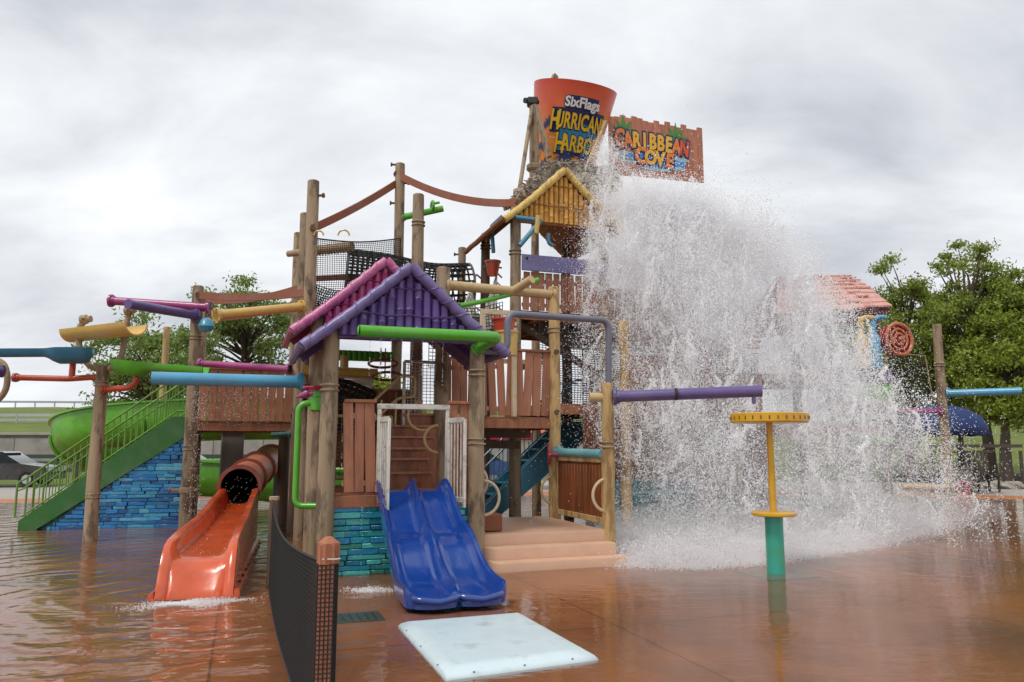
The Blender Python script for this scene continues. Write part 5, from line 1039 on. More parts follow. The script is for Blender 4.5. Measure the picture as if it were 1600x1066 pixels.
for k in range(6):     # navy backing under the words, in strips so it follows the curve
    xa = c0_ - .80 + 1.6 * k / 6; xb = xa + 1.6 / 6 + .004; plate(T, [(xa, 1.36), (xb, 1.36), (xb, 2.02), (xa, 2.02)], .014, K_navy)
    xa = c0_ - .58 + 1.2 * k / 6; xb = xa + 1.2 / 6 + .004; plate(T, [(xa, .80), (xb, .80), (xb, 1.38), (xa, 1.38)], .012, K_navy)
    xa = c0_ - .42 + .9 * k / 6; xb = xa + .9 / 6 + .004; plate(T, [(xa, 2.0), (xb, 2.0), (xb, 2.36), (xa, 2.36)], .012, K_navy)
    xa = c0_ - .5 + 1.05 * k / 6; xb = xa + 1.05 / 6 + .004; plate(T, [(xa, .9), (xb, .9), (xb, 1.66), (xa, 1.66)], .019, K_teal, 'painted_band')
word(T, 'SixFlags', .36, c0_ + .02, 2.07, .88, K_wht, o1=.012, o2=.04)
word(T, 'H', .74, c0_ - .66, 1.44, .55, K_yel, o1=.016, o2=.05); word(T, 'URRICANE', .58, c0_ + .1, 1.5, .52, K_yel, o1=.016, o2=.045, sp=1.02)
word(T, 'H', .74, c0_ - .44, .84, .55, K_yel, o1=.016, o2=.05); word(T, 'ARBOR', .58, c0_ + .14, .92, .56, K_yel, o1=.016, o2=.045, sp=1.02)
def palm(T, s_, h_, sc, trunk=True, m=K_palm, place=None):
    pl = place or (lambda x, y: onb(x, y, .016)); q = MB()
    for k in range(9):
        a = R(-35 + 250 * k / 8); dx, dy = math.cos(a), math.sin(a); px_, py_ = -dy, dx; droop = -.35 * abs(dx)
        pts = [(0, 0), (dx * .3 + px_ * .13, dy * .3 + py_ * .13), (dx * .62 + px_ * .07, dy * .62 + droop * .25), (dx * 1., dy * 1. + droop), (dx * .55 - px_ * .13, dy * .5 - py_ * .13 + droop * .25), (dx * .28 - px_ * .07, dy * .28 - py_ * .07)]
        q.add([pl(s_ + x * sc, h_ + y * sc) for x, y in pts], [tuple(range(6))])
    if trunk: q.add([pl(s_ + x * sc, h_ + y * sc) for x, y in ((-.05, 0), (.05, 0), (.1, -1.6), (.0, -1.6))], [(0, 1, 2, 3)])
    sub(T, 'painted_palm', q, m, smooth=False)
palm(T, -.68, 1.55, .28, False); palm(T, -.84, .95, .2); palm(T, -.05, .72, .36); palm(T, .5, .78, .3); palm(T, -.62, .42, .3)
for (x, y, w, h_) in [(-.35, 1.12, .5, .05), (-.2, 1.02, .6, .04), (-.45, 1.24, .4, .035), (-.7, 1.3, .3, .03), (.75, 1.28, .25, .04)]: plate(T, [(x - w / 2, y), (x, y - h_), (x + w / 2, y - h_ * .2), (x + w * .2, y + h_)], .008, K_org, 'painted_cloud')
for k in range(10): xa = -1.0 + .2 * k; plate(T, [(xa, .05), (xa + .204, .05), (xa + .204, .38 + .1 * math.sin(k * 2.2 + 1)), (xa + .1, .45 + .08 * math.sin(k * 1.7)), (xa, .38 + .1 * math.sin((k - 1) * 2.2 + 1))], .009, K_palm, 'painted_shore')
# frame of the bucket
fr_ = thing('timber_gantry', 'weathered timber frame holding the giant bucket', 'frame', W(830, 280, 19.6))
p_ = W(834, 162, 19.3)
sub(fr_, 'upright', MB().tube([V((W(835, 268, 19.3).x, 19.3, W(0, 300, 19.3).z)), p_], [.14, .12], 14), M_post)
sub(fr_, 'strut', MB().tube([W(832, 165, 19.25), W(811, 300, 18.6)], .055, 10), M_post); sub(fr_, 'strut', MB().bar(W(836, 165, 19.05), W(858, 246, 18.6), .1, .13), M_post)
sub(fr_, 'strut', MB().tube([W(947, 190, 18.9), W(903, 292, 18.3)], .05, 10), M_post3); sub(fr_, 'strut', MB().bar(W(868, 118, 20.9), W(850, 160, 20.6), .12, .16), M_post)
sub(fr_, 'upright', MB().tube([W(957, 300, 21.6), W(957, 196, 21.6)], .12, 12), M_post)
hb = sub(fr_, 'axle', MB().tube([W(820, 157, 19.2), W(840, 160, 19.5)], .075, 12), M_dark); sub(fr_, 'bracket', MB().box(W(832, 160, 19.3), (.3, .3, .22), ch=.04), M_dark)
sub(fr_, 'foot_joint', MB().lathe(W(834, 268, 19.3), UP, [(.15, 0), (.2, .05), (.2, .15), (.15, .2)], 14), M_post); sub(fr_, 'foot_joint', MB().lathe(W(808, 302, 18.5), V((1, 0, 0)), [(.1, -.1), (.14, 0), (.14, .15), (.1, .2)], 14), M_post)
# sign
T = thing('plank_sign', 'red-brown plank sign with colourful beach lettering right of the giant bucket', 'sign', W(955, 270, 21.2)); a, b = W(951, 222, 21.2), W(1098, 240, 22.4); d = (b - a); d.z = 0; LNs = d.length; d.normalize(); nr = V((d.y, -d.x, 0)); tilt = -.02
M_sgn = wood('sign_plank', (.48, .18, .10), dirt=(.34, .09, .045), amt=.5, rough=.5); base = V((a.x, a.y, W(951, 268, 21.2).z))
zt0, zt1 = W(951, 178, 21.2).z, W(1098, 203, 22.4).z; zb0, zb1 = W(951, 272, 21.2).z, W(1098, 286, 22.4).z; npk = 17
for k in range(npk):
    f = (k + .5) / npk; q = a + d * (LNs * f); q.z = 0
    sub(T, 'plank', MB().bar(q + UP * (zb0 + (zb1 - zb0) * f), q + UP * (zt0 + (zt1 - zt0) * f + random.uniform(-.07, .07)), LNs / npk - .006, .05, up=nr, ch=.006), M_sgn)
for f in (.3, .75): sub(T, 'batten', MB().bar(a + d * .05 - nr * .06 + UP * (zb0 + (zt0 - zb0) * f - a.z), a + d * (LNs - .05) - nr * .06 + UP * (zb1 + (zt1 - zb1) * f - a.z), .07, .1), M_post2)
def ons(x, y, z): # x along (m), y up from sign mid line
    f = x / LNs; q = a + d * x; q.z = (zt0 + (zt1 - zt0) * f) * .5 + (zb0 + (zb1 - zb0) * f) * .5 + y; return q + nr * (.03 + z)
K_grn, K_sea, K_foam, K_ora, K_amb, K_red = flatmat('ink_green', (.06, .25, .035)), flatmat('ink_sea', (.03, .24, .6)), flatmat('ink_foam', (.3, .5, .6)), flatmat('ink_orange', (.75, .2, .015)), flatmat('ink_amber', (.78, .42, .02)), flatmat('ink_red', (.66, .08, .015))
for (x, y, w, h_, m) in [(.55, -.22, .8, .05, K_foam), (.45, -.36, .7, .045, K_foam), (.62, -.47, .6, .04, K_foam), (1.0, -.3, .9, .12, K_sea), (1.45, -.42, 1.3, .16, K_sea), (2.2, -.38, .9, .13, K_sea), (2.45, -.22, .6, .09, K_foam), (2.35, -.52, .7, .04, K_foam), (1.6, -.62, 1.2, .05, K_foam)]:
    pts = [(x + w / 2 * math.cos(k * math.pi / 6), y + h_ * math.sin(k * math.pi / 6)) for k in range(12)]; sub(T, 'painted_wave', MB().add([ons(px_, py_, .004 + .0015 * random.random()) for px_, py_ in pts], [tuple(range(12))]), m, smooth=False)
palm(T, .48, .42, .58, False, K_grn, lambda x, y: ons(x, y, .007)); palm(T, 2.3, .42, .56, False, K_grn, lambda x, y: ons(x, y, .007))
def signword(body, x0, wd_, y0, size, cols, arch, slope, xs):
    n_ = len(body)
    for k, chh in enumerate(body):
        f = (k + .5) / n_; x = x0 + wd_ * f; y = y0 - arch * (2 * f - 1) ** 2 + slope * (f - .5); rot = -math.atan2(arch * 4 * (2 * f - 1), wd_) + math.atan2(slope, wd_); c_, s_ = math.cos(rot), math.sin(rot)
        pl = lambda px_, py_, z, x=x, y=y, c_=c_, s_=s_: ons(x + px_ * c_ - py_ * s_, y + px_ * s_ + py_ * c_, z)
        big = size * (1.15 if k in (0,) else 1); word(T, chh, big, 0, 0, xs, cols[k], o1=.03, o2=.085, pl=pl, dz=(.012, .022))
signword('CARIBBEAN', .24, 2.46, .0, .66, [K_ora, K_ora, K_amb, K_amb, K_amb, K_amb, K_amb, K_ora, K_red], .08, -.04, .66)
signword('COVE', .9, 1.3, -.48, .6, [K_ora, K_amb, K_amb, K_ora], .03, -.04, .84)
# ------------------------------------------------------------------ foreground
T = thing('splash_mushroom', 'yellow disc table on a yellow stem and teal pillar in the pool', 'mushroom fountain', G(1213, 898)); m0 = G(1213, 898)
M_pil = mat('pillar_teal', (.03, .33, .24), rough=.35, vary=.12, scale=(2, 2, 1), dirt=(.07, .26, .06), dirt_amt=.8, dirt_scale=1.3, coat=.2, dirt_lo=.48)
sub(T, 'pillar', MB().lathe(m0, UP, [(.118, 0), (.118, .77)], 28), M_pil); sub(T, 'lower_disc', MB().lathe(m0 + UP * .77, UP, [(.28, 0), (.295, .012), (.295, .04), (.28, .05), (.1, .055)], 36), M_yell)
sub(T, 'stem', MB().tube([m0 + UP * .8, m0 + UP * 2.02], [.048, .042], 14), M_yell)
dk = sub(T, 'upper_disc', MB().lathe(m0 + UP * 2.01, UP, [(.05, 0), (.50, .0), (.515, .015), (.515, .12), (.50, .13), (.05, .13)], 48), M_yell)
for k in range(30): a = 2 * math.pi * k / 30; sub(dk, 'slot', MB().box(m0 + V((math.cos(a) * .515, math.sin(a) * .515, 2.075)), (.016, .016, .05)), mat('slot_brown', (.2, .09, .01)))
pb = thing('pillar_base', 'pale square slab under the teal pillar just below the water', 'slab', m0); sub(pb, 'slab', MB().box(m0 + UP * .008, (.8, .8, .016), (E1, E2, UP)), mat('wet_slab', (.17, .12, .08), rough=.6))
mt = thing('landing_pad', 'pale grey-blue wedge edged landing pad in front of the blue slide', 'pad', (.0, 6.7, 0)); cs_ = [G(622, 983), G(815, 967), G(935, 1036), G(697, 1069)]
mid_ = sum(cs_, V()) / 4; vs = []; fs = []; lv = [(1.0, .002), (1.0, .03), (.965, .055), (.88, .085), (.8, .09)]
for f, z in lv:
    loop = [mid_ + (q - mid_) * f for q in cs_]
    for k in range(4):
        for s_ in range(6): p = loop[k].lerp(loop[(k + 1) % 4], s_ / 6); vs.append(V((p.x, p.y, z)))
n_ = 24
for q in range(len(lv) - 1):
    for k in range(n_): fs.append((q * n_ + k, q * n_ + (k + 1) % n_, (q + 1) * n_ + (k + 1) % n_, (q + 1) * n_ + k))
fs.append(tuple(range((len(lv) - 1) * n_, len(lv) * n_)))
sub(mt, 'pad', MB().add(vs, fs), M_matp, ang=60)
for k in range(12):
    e_ = k % 4; q = cs_[e_].lerp(cs_[(e_ + 1) % 4], (k // 4 + .5) / 3); q = mid_ + (q - mid_) * .975; sub(mt, 'screw', MB().lathe(V((q.x, q.y, .05)), UP, [(.009, 0), (.007, .006)], 8), M_grey)
# net fence
nf = thing('net_fence', 'black net fence with a wrapped post in the left foreground', 'fence', W(500, 1000, 4.5) * V((1, 1, 0)))
A, B = V((W(501, 900, 4.5).x, 4.5, 0)), V((W(421, 900, 9.4).x, 9.4, 0))
def bow(f): p = A.lerp(B, f); return p + V((-1, -.1, 0)) * (.05 * math.sin(math.pi * f))
mb = MB(); NV = 140; NH = 34; zlo = .03
def zhi(f): return 1.04 - .13 * math.sin(math.pi * f)
for k in range(NV + 1): f = k / NV; p = bow(f); mb.tube([p + UP * zlo, p + UP * zhi(f)], .0028, 3, caps=False)
for k in range(NH + 1): mb.tube([bow(q / 24) + UP * (zlo + (zhi(q / 24) - zlo) * k / NH) for q in range(25)], .0028, 3, caps=False)
sub(nf, 'netting', mb, M_net)
for top_ in (0, 1): sub(nf, 'edge_rope', MB().tube([bow(q / 24) + UP * (zhi(q / 24) if top_ else zlo) for q in range(25)], .009, 6), M_net)
pp = sub(nf, 'post', MB().box(A + V((.045, -.02, .57)), (.088, .088, 1.14), ch=.006), M_netpost)
sub(pp, 'cap', MB().lathe(A + V((.045, -.02, 1.03)), UP, [(.066, 0), (.066, .115), (.02, .15)], 4), M_netpost)
wr = MB(); c = A + V((.045, -.02, 0)); h5 = .048
sq = [(-h5, -h5), (h5, -h5), (h5, h5), (-h5, h5)]
for k in range(40): z = .03 + k * .0255; wr.tube([c + V((x, y, z + .006 * (q % 2))) for q, (x, y) in enumerate(sq)], .0032, 4, closed=True)
for k in range(16): s_ = k / 16 * 4; i = int(s_); f = s_ - i; x = sq[i][0] + (sq[(i + 1) % 4][0] - sq[i][0]) * f; y = sq[i][1] + (sq[(i + 1) % 4][1] - sq[i][1]) * f; wr.tube([c + V((x, y, .03)), c + V((x, y, 1.03))], .0032, 4)
sub(pp, 'net_wrap', wr, M_net)
sub(nf, 'tie', MB().tube([c + V((-.02, -.052, 1.06)), c + V((.06, -.06, 1.062)), c + V((.08, -.05, 1.064))], .004, 6), M_white)
bp2 = sub(nf, 'post', MB().box(B + V((0, .06, .52)), (.09, .09, 1.04)), M_post2); sub(bp2, 'cap', MB().box(B + V((0, .06, 1.06)), (.1, .1, .05)), M_rope)

# ------------------------------------------------------------------ things deeper inside the structure
T = thing('corrugated_panel', 'bright green corrugated panel glimpsed under the purple roof', 'panel', S(.1, 2.2, SY(.3, 2.2, 562)))
for k in range(16): a = S(.05 + .05 * k, 2.2, SY(.3, 2.2, 563)); sub(T, 'rib', MB().tube([a, a + UP * .2], .055, 8), M_green)
T = pipe('spray_pipe', 'yellow horizontal pipe with an upright tee under the purple roof', [S(-.05, 1.9, SY(.3, 1.9, 580)), S(.62, 1.9, SY(.3, 1.9, 582))], .09, M_yel)
sub(T, 'tee', MB().tube([S(.32, 1.9, SY(.3, 1.9, 580)), S(.32, 1.9, SY(.3, 1.9, 556))], .08, 12), M_yel)
for lb, i_, y_ in (('upper dark red tube hoop in the shade under the purple roof', .62, 568), ('lower dark red tube hoop in the shade under the purple roof', .66, 588)):
    T = thing('hoop', lb, 'hoop', S(i_, 1.6, SY(i_, 1.6, y_))); sub(T, 'ring', MB().torus(S(i_, 1.6, SY(i_, 1.6, y_)), UP + E2 * .2, .26, .025), M_rust); sub(T, 'hanger', MB().tube([S(i_, 1.6, SY(i_, 1.6, y_)) + E2 * .26, S(i_, 1.6, 3.5) + E2 * .26], .012, 6), M_rust)
slats('slat_railing', 'dark brown slat wall deep behind the winding stair', S(.02, 2.05), S(.98, 2.05), Z2 - .9, Z2 + .55, 12, m=M_plank2)
T = thing('white_board', 'white board behind the black net tunnel under the roof', 'panel', S(.1, 1.95, Z2)); 
for k in range(3): sub(T, 'board', MB().bar(S(.02, 2.0, Z2 + .62 + .09 * k), S(.6, 2.0, Z2 + .62 + .09 * k), .03, .085), M_white)
T = thing('shade_canopy', 'red-orange shade canopy far behind the raised walkway', 'canopy', (gx(812, 31), 31, 0)); c = V((gx(812, 31), 31, 0))
for (x, y) in ((-1.5, -1.5), (1.5, -1.5), (1.5, 1.5), (-1.5, 1.5)): sub(T, 'leg', MB().tube([c + V((x, y, 0)), c + V((x, y, 2.2))], .04, 8), M_steel)
for k, ((x0, y0), (x1, y1)) in enumerate((((-1.6, -1.6), (1.6, -1.6)), ((1.6, -1.6), (1.6, 1.6)), ((1.6, 1.6), (-1.6, 1.6)), ((-1.6, 1.6), (-1.6, -1.6)))):
    sub(T, 'roof_panel', MB().prism([c + V((x0, y0, 2.2)), c + V((x1, y1, 2.2)), c + V((0, 0, 3.1))], -UP * .02), paint('canopy_red', (.6, .11, .03), rough=.7)); sub(T, 'valance', MB().prism([c + V((x0, y0, 1.95)), c + V((x1, y1, 1.95)), c + V((x1, y1, 2.19)), c + V((x0, y0, 2.19))], V((0, .015, 0)) if k % 2 == 0 else V((.015, 0, 0))), M_dred)
T = thing('storage_drum', 'grey upright storage drum behind the steps platform', 'drum', S(1.25, 1.8)); sub(T, 'shell', MB().lathe(S(1.22, 1.7), UP, [(.28, 0), (.28, 1.7), (.26, 1.72)], 24), M_colm); sub(T, 'band', MB().torus(S(1.22, 1.7, .9), UP, .285, .02), M_colm)
# ------------------------------------------------------------------ water in the air
M_drop = bpy.data.materials.new('white_water'); M_drop.use_nodes = True; t = M_drop.node_tree; n = t.nodes; l = t.links; n.clear()
o_ = n.new('ShaderNodeOutputMaterial'); df = n.new('ShaderNodeBsdfDiffuse'); df.inputs[0].default_value = (.97, .97, .98, 1); tl = n.new('ShaderNodeBsdfTranslucent'); tl.inputs[0].default_value = (.97, .97, .98, 1)
m1 = n.new('ShaderNodeMixShader'); m1.inputs[0].default_value = .5; l.new(df.outputs[0], m1.inputs[1]); l.new(tl.outputs[0], m1.inputs[2])
g_ = n.new('ShaderNodeBsdfGlossy'); g_.inputs['Roughness'].default_value = .15; m2 = n.new('ShaderNodeMixShader'); m2.inputs[0].default_value = .08; l.new(m1.outputs[0], m2.inputs[1]); l.new(g_.outputs[0], m2.inputs[2]); l.new(m2.outputs[0], o_.inputs[0])
ng = bpy.data.node_groups.new('droplets', 'GeometryNodeTree'); ng.interface.new_socket('Geometry', in_out='INPUT', socket_type='NodeSocketGeometry'); ng.interface.new_socket('Geometry', in_out='OUTPUT', socket_type='NodeSocketGeometry')
gi = ng.nodes.new('NodeGroupInput'); go = ng.nodes.new('NodeGroupOutput'); mp_ = ng.nodes.new('GeometryNodeMeshToPoints'); na = ng.nodes.new('GeometryNodeInputNamedAttribute'); na.data_type = 'FLOAT'; na.inputs['Name'].default_value = 'rad'; sm = ng.nodes.new('GeometryNodeSetMaterial'); sm.inputs['Material'].default_value = M_drop
ng.links.new(gi.outputs[0], mp_.inputs['Mesh']); ng.links.new(na.outputs['Attribute'], mp_.inputs['Radius']); ng.links.new(mp_.outputs[0], sm.inputs['Geometry']); ng.links.new(sm.outputs[0], go.inputs[0])
def drops(name, label, c, pts, rad):
    pts = np.asarray(pts, dtype=np.float32); org = pts.mean(0); org[2] = max(0, pts[:, 2].min())
    me = bpy.data.meshes.new(name); me.vertices.add(len(pts)); me.vertices.foreach_set('co', (pts - org).ravel())
    at = me.attributes.new('rad', 'FLOAT', 'POINT'); at.data.foreach_set('value', np.asarray(rad, dtype=np.float32)); me.update(); me.materials.append(M_drop)
    o = bpy.data.objects.new(name, me); COL.objects.link(o); o.location = org; md = o.modifiers.new('droplets', 'NODES'); md.node_group = ng
    return tag(o, label, c, kind='stuff')
# outline of the falling mass in its own mid plane (Y = 15.2): right and left edge against height
YM = 15.2
Rg = [W(*p, YM) for p in [(1000, 285), (1095, 300), (1180, 335), (1250, 400), (1315, 500), (1375, 610), (1425, 700), (1465, 790)]]
Lf = [W(*p, YM) for p in [(935, 285), (925, 330), (912, 400), (902, 500), (900, 620), (915, 720), (950, 800), (962, 850)]]
rz = np.array([p.z for p in Rg])[::-1]; rx = np.array([p.x for p in Rg])[::-1]; lz = np.array([p.z for p in Lf])[::-1]; lx = np.array([p.x for p in Lf])[::-1]
ZT = W(950, 285, YM).z
def place(z, s_, dep):      # s in 0..1 across, dep 0 front .. 1 back
    x0 = np.interp(z, lz, lx); x1 = np.interp(z, rz, rx)
    yf = np.interp(z, [0, 1.2, 3, 6, ZT], [12.4, 13.0, 13.8, 14.6, 15.3]); yb = yf + np.interp(z, [0, 2, ZT], [2.2, 1.5, 1.3])
    y = yf + (yb - yf) * dep; x = x0 + (x1 - x0) * s_
    return np.stack([x, y + .13 * (x - 4) * np.clip(1 - z / 9, 0, 1), z], -1)
def soft(k): return rng.beta(1.35, 1.2, k)
def gap(c):     # torn curtain: thick columns with thinner windows between
    x, z = c[:, 0], c[:, 2]; f = .55 + .28 * np.sin(x * 2.3 + .5 * np.sin(z * .9)) + .22 * np.sin(x * 5.1 - z * 1.1 + 1) + .2 * np.sin(z * 2.1 + x * 1.3) + .12 * z / ZT
    return rng.random(len(c)) < np.clip(f, .12, 1)
def hts(k): # more water high up, where the bucket has just emptied
    return ZT * np.where(rng.random(k) < .3, rng.beta(5, 1.3, k), rng.beta(1.2, 1.2, k))
pts = []; rad = []
k = 330000; z = hts(k); s_ = soft(k) + rng.normal(size=k) * .03; p = place(z, s_, rng.random(k)); p += rng.normal(size=p.shape) * .12; p = p[gap(p)]; k = len(p)       # fine mist
pts.append(p); rad.append(rng.uniform(.002, .005, k))
nc = 7000; z = hts(nc); c_ = place(z, soft(nc), rng.random(nc)); c_ = c_[gap(c_)]; nc = len(c_); sz = rng.lognormal(-2.25, .6, nc); cnt = np.clip((sz * 560).astype(int), 14, 420)           # clumps torn from the sheet
idx = np.repeat(np.arange(nc), cnt); g = rng.normal(size=(len(idx), 3)) * sz[idx][:, None] * np.array([.7, .7, 1.25]); p = c_[idx] + g; pts.append(p); rad.append(rng.uniform(.0028, .0088, len(idx)) * rng.choice([1, 1, 1, 1, 1.7], len(idx)))
ns = 1600; z = ZT * rng.beta(1.1, 1.25, ns); c_ = place(z, soft(ns), rng.random(ns)); dr = rng.normal(size=(ns, 3)) * np.array([.16, .1, .45]); m_ = 26; f = rng.random((ns, m_, 1)); p = (c_[:, None, :] + dr[:, None, :] * (f - .5) + rng.normal(size=(ns, m_, 3)) * .03).reshape(-1, 3); pts.append(p); rad.append(rng.uniform(.003, .009, len(p)))
nr_ = 420; z = ZT * rng.beta(1.6, 1.1, nr_); c_ = place(z, soft(nr_), rng.random(nr_) * .5); c_ = c_[gap(c_)]      # ropes of water still holding together
for c in c_:
    m_ = int(rng.uniform(90, 260)); ln = rng.uniform(.25, 1.0); f = rng.random(m_); sl = rng.normal() * .25; ph = rng.random() * 6; th = .045 * (1 - f) * rng.uniform(.4, 1.3) + .008
    p = np.stack([c[0] + sl * ln * (f - .5) + .04 * np.sin(f * 6 + ph) + rng.normal(size=m_) * th, c[1] + rng.normal(size=m_) * th, c[2] + ln * (f - .5)], -1); pts.append(p); rad.append(rng.uniform(.005, .013, m_))
k = 14000; z = ZT * rng.random(k); s_ = rng.choice([0, 1], k, p=[.25, .75]) + rng.normal(size=k) * np.where(rng.random(k) < .5, .05, .12); p = place(z, s_, rng.random(k)); p[:, 2] += np.abs(rng.normal(size=k)) * .1; pts.append(p); rad.append(rng.uniform(.0035, .009, k))
P_ = np.concatenate(pts); R_ = np.concatenate(rad); ok = (P_[:, 2] > .03); drops('falling_water', 'white mass of falling water bursting from the giant bucket', 'water', P_[ok], R_[ok])
# water leaving the bucket lip
pts = []; rad = []
k = 4200; f = rng.random(k) ** .5; a0 = np.array(W(946, 205, 18.6)); a1 = np.array(W(950, 278, 17.4)); w_ = .17 + .2 * f
p = a0 * (1 - f)[:, None] + a1 * f[:, None] + rng.normal(size=(k, 3)) * np.stack([w_, w_ * .7, w_ * .5], -1); pts.append(p); rad.append(rng.uniform(.003, .009, k))
for q in range(60):
    f = rng.random() ** .7; c = a0 * (1 - f) + a1 * f + rng.normal(size=3) * np.array([.2, .12, .15]) * (.4 + f); m_ = 50; tt = rng.random((m_, 1)); p = c + np.array([rng.normal() * .1, 0, -.4]) * tt + rng.normal(size=(m_, 3)) * .02; pts.append(p); rad.append(rng.uniform(.004, .011, m_))
drops('bucket_spill', 'white water streaming over the giant bucket front', 'water', np.concatenate(pts), np.concatenate(rad))
# burst of white along the top
k = 80000; s_ = rng.random(k); xa = np.array(W(962, 318, 16.6)); xb = np.array(W(1150, 350, 16.0)); p = xa * (1 - s_)[:, None] + xb * s_[:, None] + rng.normal(size=(k, 3)) * np.stack([.22 + 0 * s_, .5 + 0 * s_, .22 + .22 * s_], -1); p[:, 2] -= rng.random(k) * .9 * s_
drops('spray_crest', 'dense white crest of spray below the plank sign', 'spray', p, rng.uniform(.003, .008, k))
# foot of the splash: low rolling mist and foam
pts = []; rad = []
fr0 = [G(*q) for q in [(966, 890), (1100, 893), (1210, 884), (1330, 866), (1400, 850), (1475, 822)]]; fx0 = [q.x for q in fr0]; fy0 = [q.y for q in fr0]; fs0 = np.linspace(0, 1, 6)
k = 140000; s_ = rng.random(k); d_ = rng.beta(1.0, 1.6, k) * 4.2; hm = np.interp(d_, [0, .5, 1.6, 4.5], [.03, .14, .38, .5]); z = np.abs(rng.normal(size=k)) * hm * .75 + .02
p = np.stack([np.interp(s_, fs0, fx0) + rng.normal(size=k) * .15, np.interp(s_, fs0, fy0) + d_ + rng.normal(size=k) * .12, z], -1); pts.append(p); rad.append(rng.uniform(.0025, .006, k))
nc = 1100; s_ = rng.random(nc); c_ = np.stack([np.interp(s_, fs0, fx0), np.interp(s_, fs0, fy0) + rng.beta(1, 1.5, nc) * 4, rng.beta(1, 3, nc) * .6], -1); m_ = 40
p = (c_[:, None, :] + rng.normal(size=(nc, m_, 3)) * np.array([.08, .08, .05])).reshape(-1, 3); p[:, 2] = np.abs(p[:, 2]) + .02; pts.append(p); rad.append(rng.uniform(.003, .009, len(p)))
drops('ground_spray', 'low white mist and foam rolling over the pool below the falling water', 'spray', np.concatenate(pts), np.concatenate(rad))
# soft mist hanging in the falling water: closed puffs of thin white air
vm = bpy.data.materials.new('mist_air'); vm.use_nodes = True; t = vm.node_tree; t.nodes.clear(); o_ = t.nodes.new('ShaderNodeOutputMaterial'); pv = t.nodes.new('ShaderNodeVolumePrincipled')
pv.inputs['Color'].default_value = (.97, .97, .98, 1); pv.inputs['Density'].default_value = .17; pv.inputs['Anisotropy'].default_value = 0; t.links.new(pv.outputs[0], o_.inputs['Volume'])
MIST = [((1040, 385), 16.0, 1.5, 1.0, 1.05), ((1150, 420), 15.7, 1.5, 1.0, 1.2), ((985, 470), 15.9, .85, .9, 1.9), ((1080, 560), 15.3, 1.5, 1.1, 1.7), ((1215, 540), 15.5, 1.5, 1.1, 1.6), ((1200, 700), 15.0, 2.1, 1.2, 1.5), ((1330, 690), 16.0, 1.5, 1.2, 1.3), ((1060, 735), 14.4, 1.3, 1.0, 1.2), ((1120, 850), 13.2, 2.4, 1.3, .42), ((1300, 835), 14.6, 2.6, 1.5, .5), ((1420, 815), 16.8, 2.0, 1.4, .42)]
mr_ = tag(bpy.data.objects.new('spray_mist', None), 'soft white mist drifting through the falling water', 'mist', kind='stuff'); COL.objects.link(mr_); mr_.location = (5, 15, 0)
for (pp_, Y_, a_, b_, c_) in MIST:
    q = W(*pp_, Y_); q.z = max(q.z, c_ * .55) if q.z > .9 else c_ * .8
    bm = bmesh.new(); bmesh.ops.create_uvsphere(bm, u_segments=28, v_segments=16, radius=1); me = bpy.data.meshes.new('mist_puff')
    for v in bm.verts: v.co = V((v.co.x * a_, v.co.y * b_, v.co.z * c_))
    bm.to_mesh(me); bm.free(); me.materials.append(vm); o = bpy.data.objects.new('mist_puff', me); COL.objects.link(o); o.parent = mr_; o.location = q - mr_.location; o['kind'] = 'stuff'
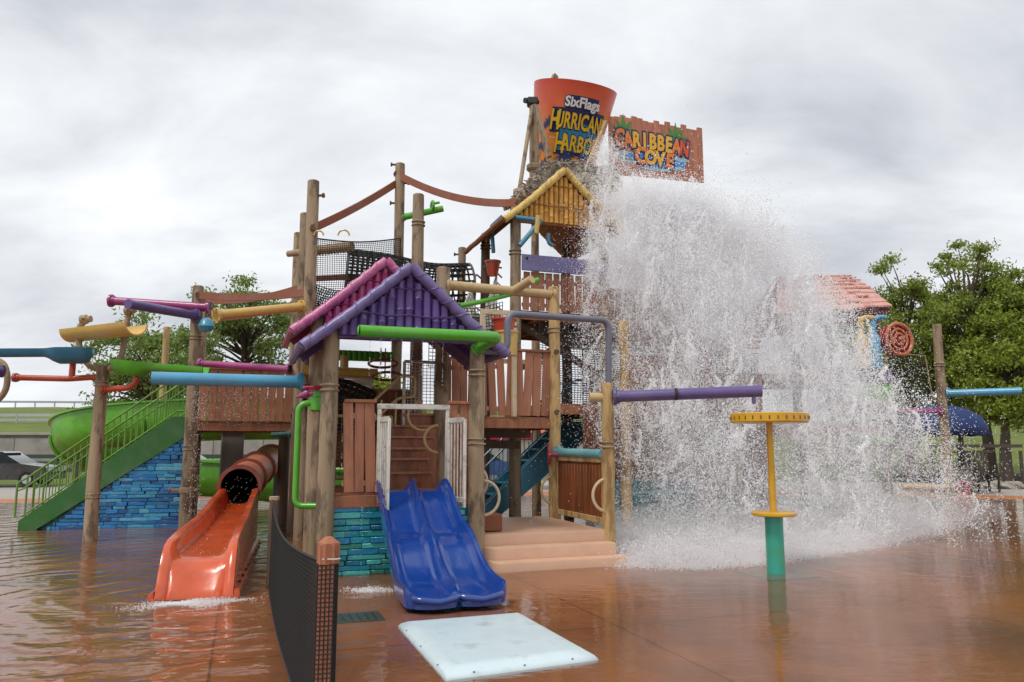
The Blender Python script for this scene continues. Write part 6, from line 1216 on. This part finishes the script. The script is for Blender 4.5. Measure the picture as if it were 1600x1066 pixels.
# drips and small splashes
def curtain(label, a, b, zend, n_lines, per, spread=.012, r=(.004, .009), broken=.6):
    a, b = np.array(a), np.array(b); pts = []; rad = []
    for k in range(n_lines):
        f = (k + .5) / n_lines; s = a * (1 - f) + b * f; m_ = int(per * rng.uniform(.4, 1.2)); zz_ = zend + (s[2] - zend) * rng.random(m_) ** .8; zz_ = zz_[rng.random(m_) < broken + .4 * rng.random()]
        p = np.stack([s[0] + rng.normal(size=len(zz_)) * spread, s[1] + rng.normal(size=len(zz_)) * spread, zz_], -1); pts.append(p); rad.append(rng.uniform(*r, len(zz_)))
    drops('drip_curtain', label, 'dripping water', np.concatenate(pts), np.concatenate(rad))
curtain('thin water lines dripping from the long light blue pipe', W(300, 606, 11.5), W(425, 608, 11.9), W(0, 665, 11.6).z, 14, 60, .03, (.002, .0045))
curtain('thin water lines dripping from the bright green pipe', W(570, 528, 9.6), W(700, 533, 9.9), W(0, 600, 9.7).z, 8, 60, .004, (.002, .0045))
curtain('single dripping line before the teal stone wall', W(565, 790, 9.9), W(566, 790, 9.9), .03, 1, 26, .008, (.003, .006))
curtain('water stream falling by the strapped left post', W(303, 610, 12.8), W(322, 610, 13.2), .03, 5, 200, .035, (.0025, .006))
curtain('drops falling before the orange tube mouth', W(350, 745, 12.9), W(400, 745, 12.9), .5, 8, 10, .03, (.003, .005))
def puddle(label, c, w, d, hgt, k, r=(.004, .01)):
    p = np.stack([c[0] + rng.normal(size=k) * w, c[1] + rng.normal(size=k) * d, .02 + np.abs(rng.normal(size=k)) * hgt], -1); drops('foam_splash', label, 'foam', p, rng.uniform(*r, k))
gq = G(577, 927); puddle('small white splash under the single drip', gq, .12, .06, .02, 700, (.003, .008))
pts = []; gq = s0 - d2 * .2
k = 4500; a_ = rng.normal(size=k) * .24; p = np.array(gq)[None] + np.array(E1)[None] * a_[:, None] + np.array(d2)[None] * (rng.normal(size=k) * .09 * (1 + .7 * np.sin(a_ * 9)))[:, None]; p[:, 2] = .022 + np.abs(rng.normal(size=k)) * .012
drops('foam_splash', 'white foam line where the orange slide meets the pool', 'foam', p, rng.uniform(.0015, .005, k))
k = 160; a_ = rng.uniform(-.28, .28, k); x_ = rng.random(k) ** .7; fz = .43 + .02 * rng.random(k); p = np.array(s0)[None] + np.array(side)[None] * a_[:, None] + np.array(d2)[None] * (.4 + x_ * 4.2)[:, None]; p[:, 2] = np.interp(.4 + x_ * 4.2, [.4, 1.6, 4.9], [.425, .445, .515]) + np.abs(rng.normal(size=k)) * .008
drops('foam_splash', 'white streaks of water running down the orange slide', 'foam', p, rng.uniform(.0025, .006, k))
for o in list(bpy.data.objects):
    if '_o' in o: del o['_o']
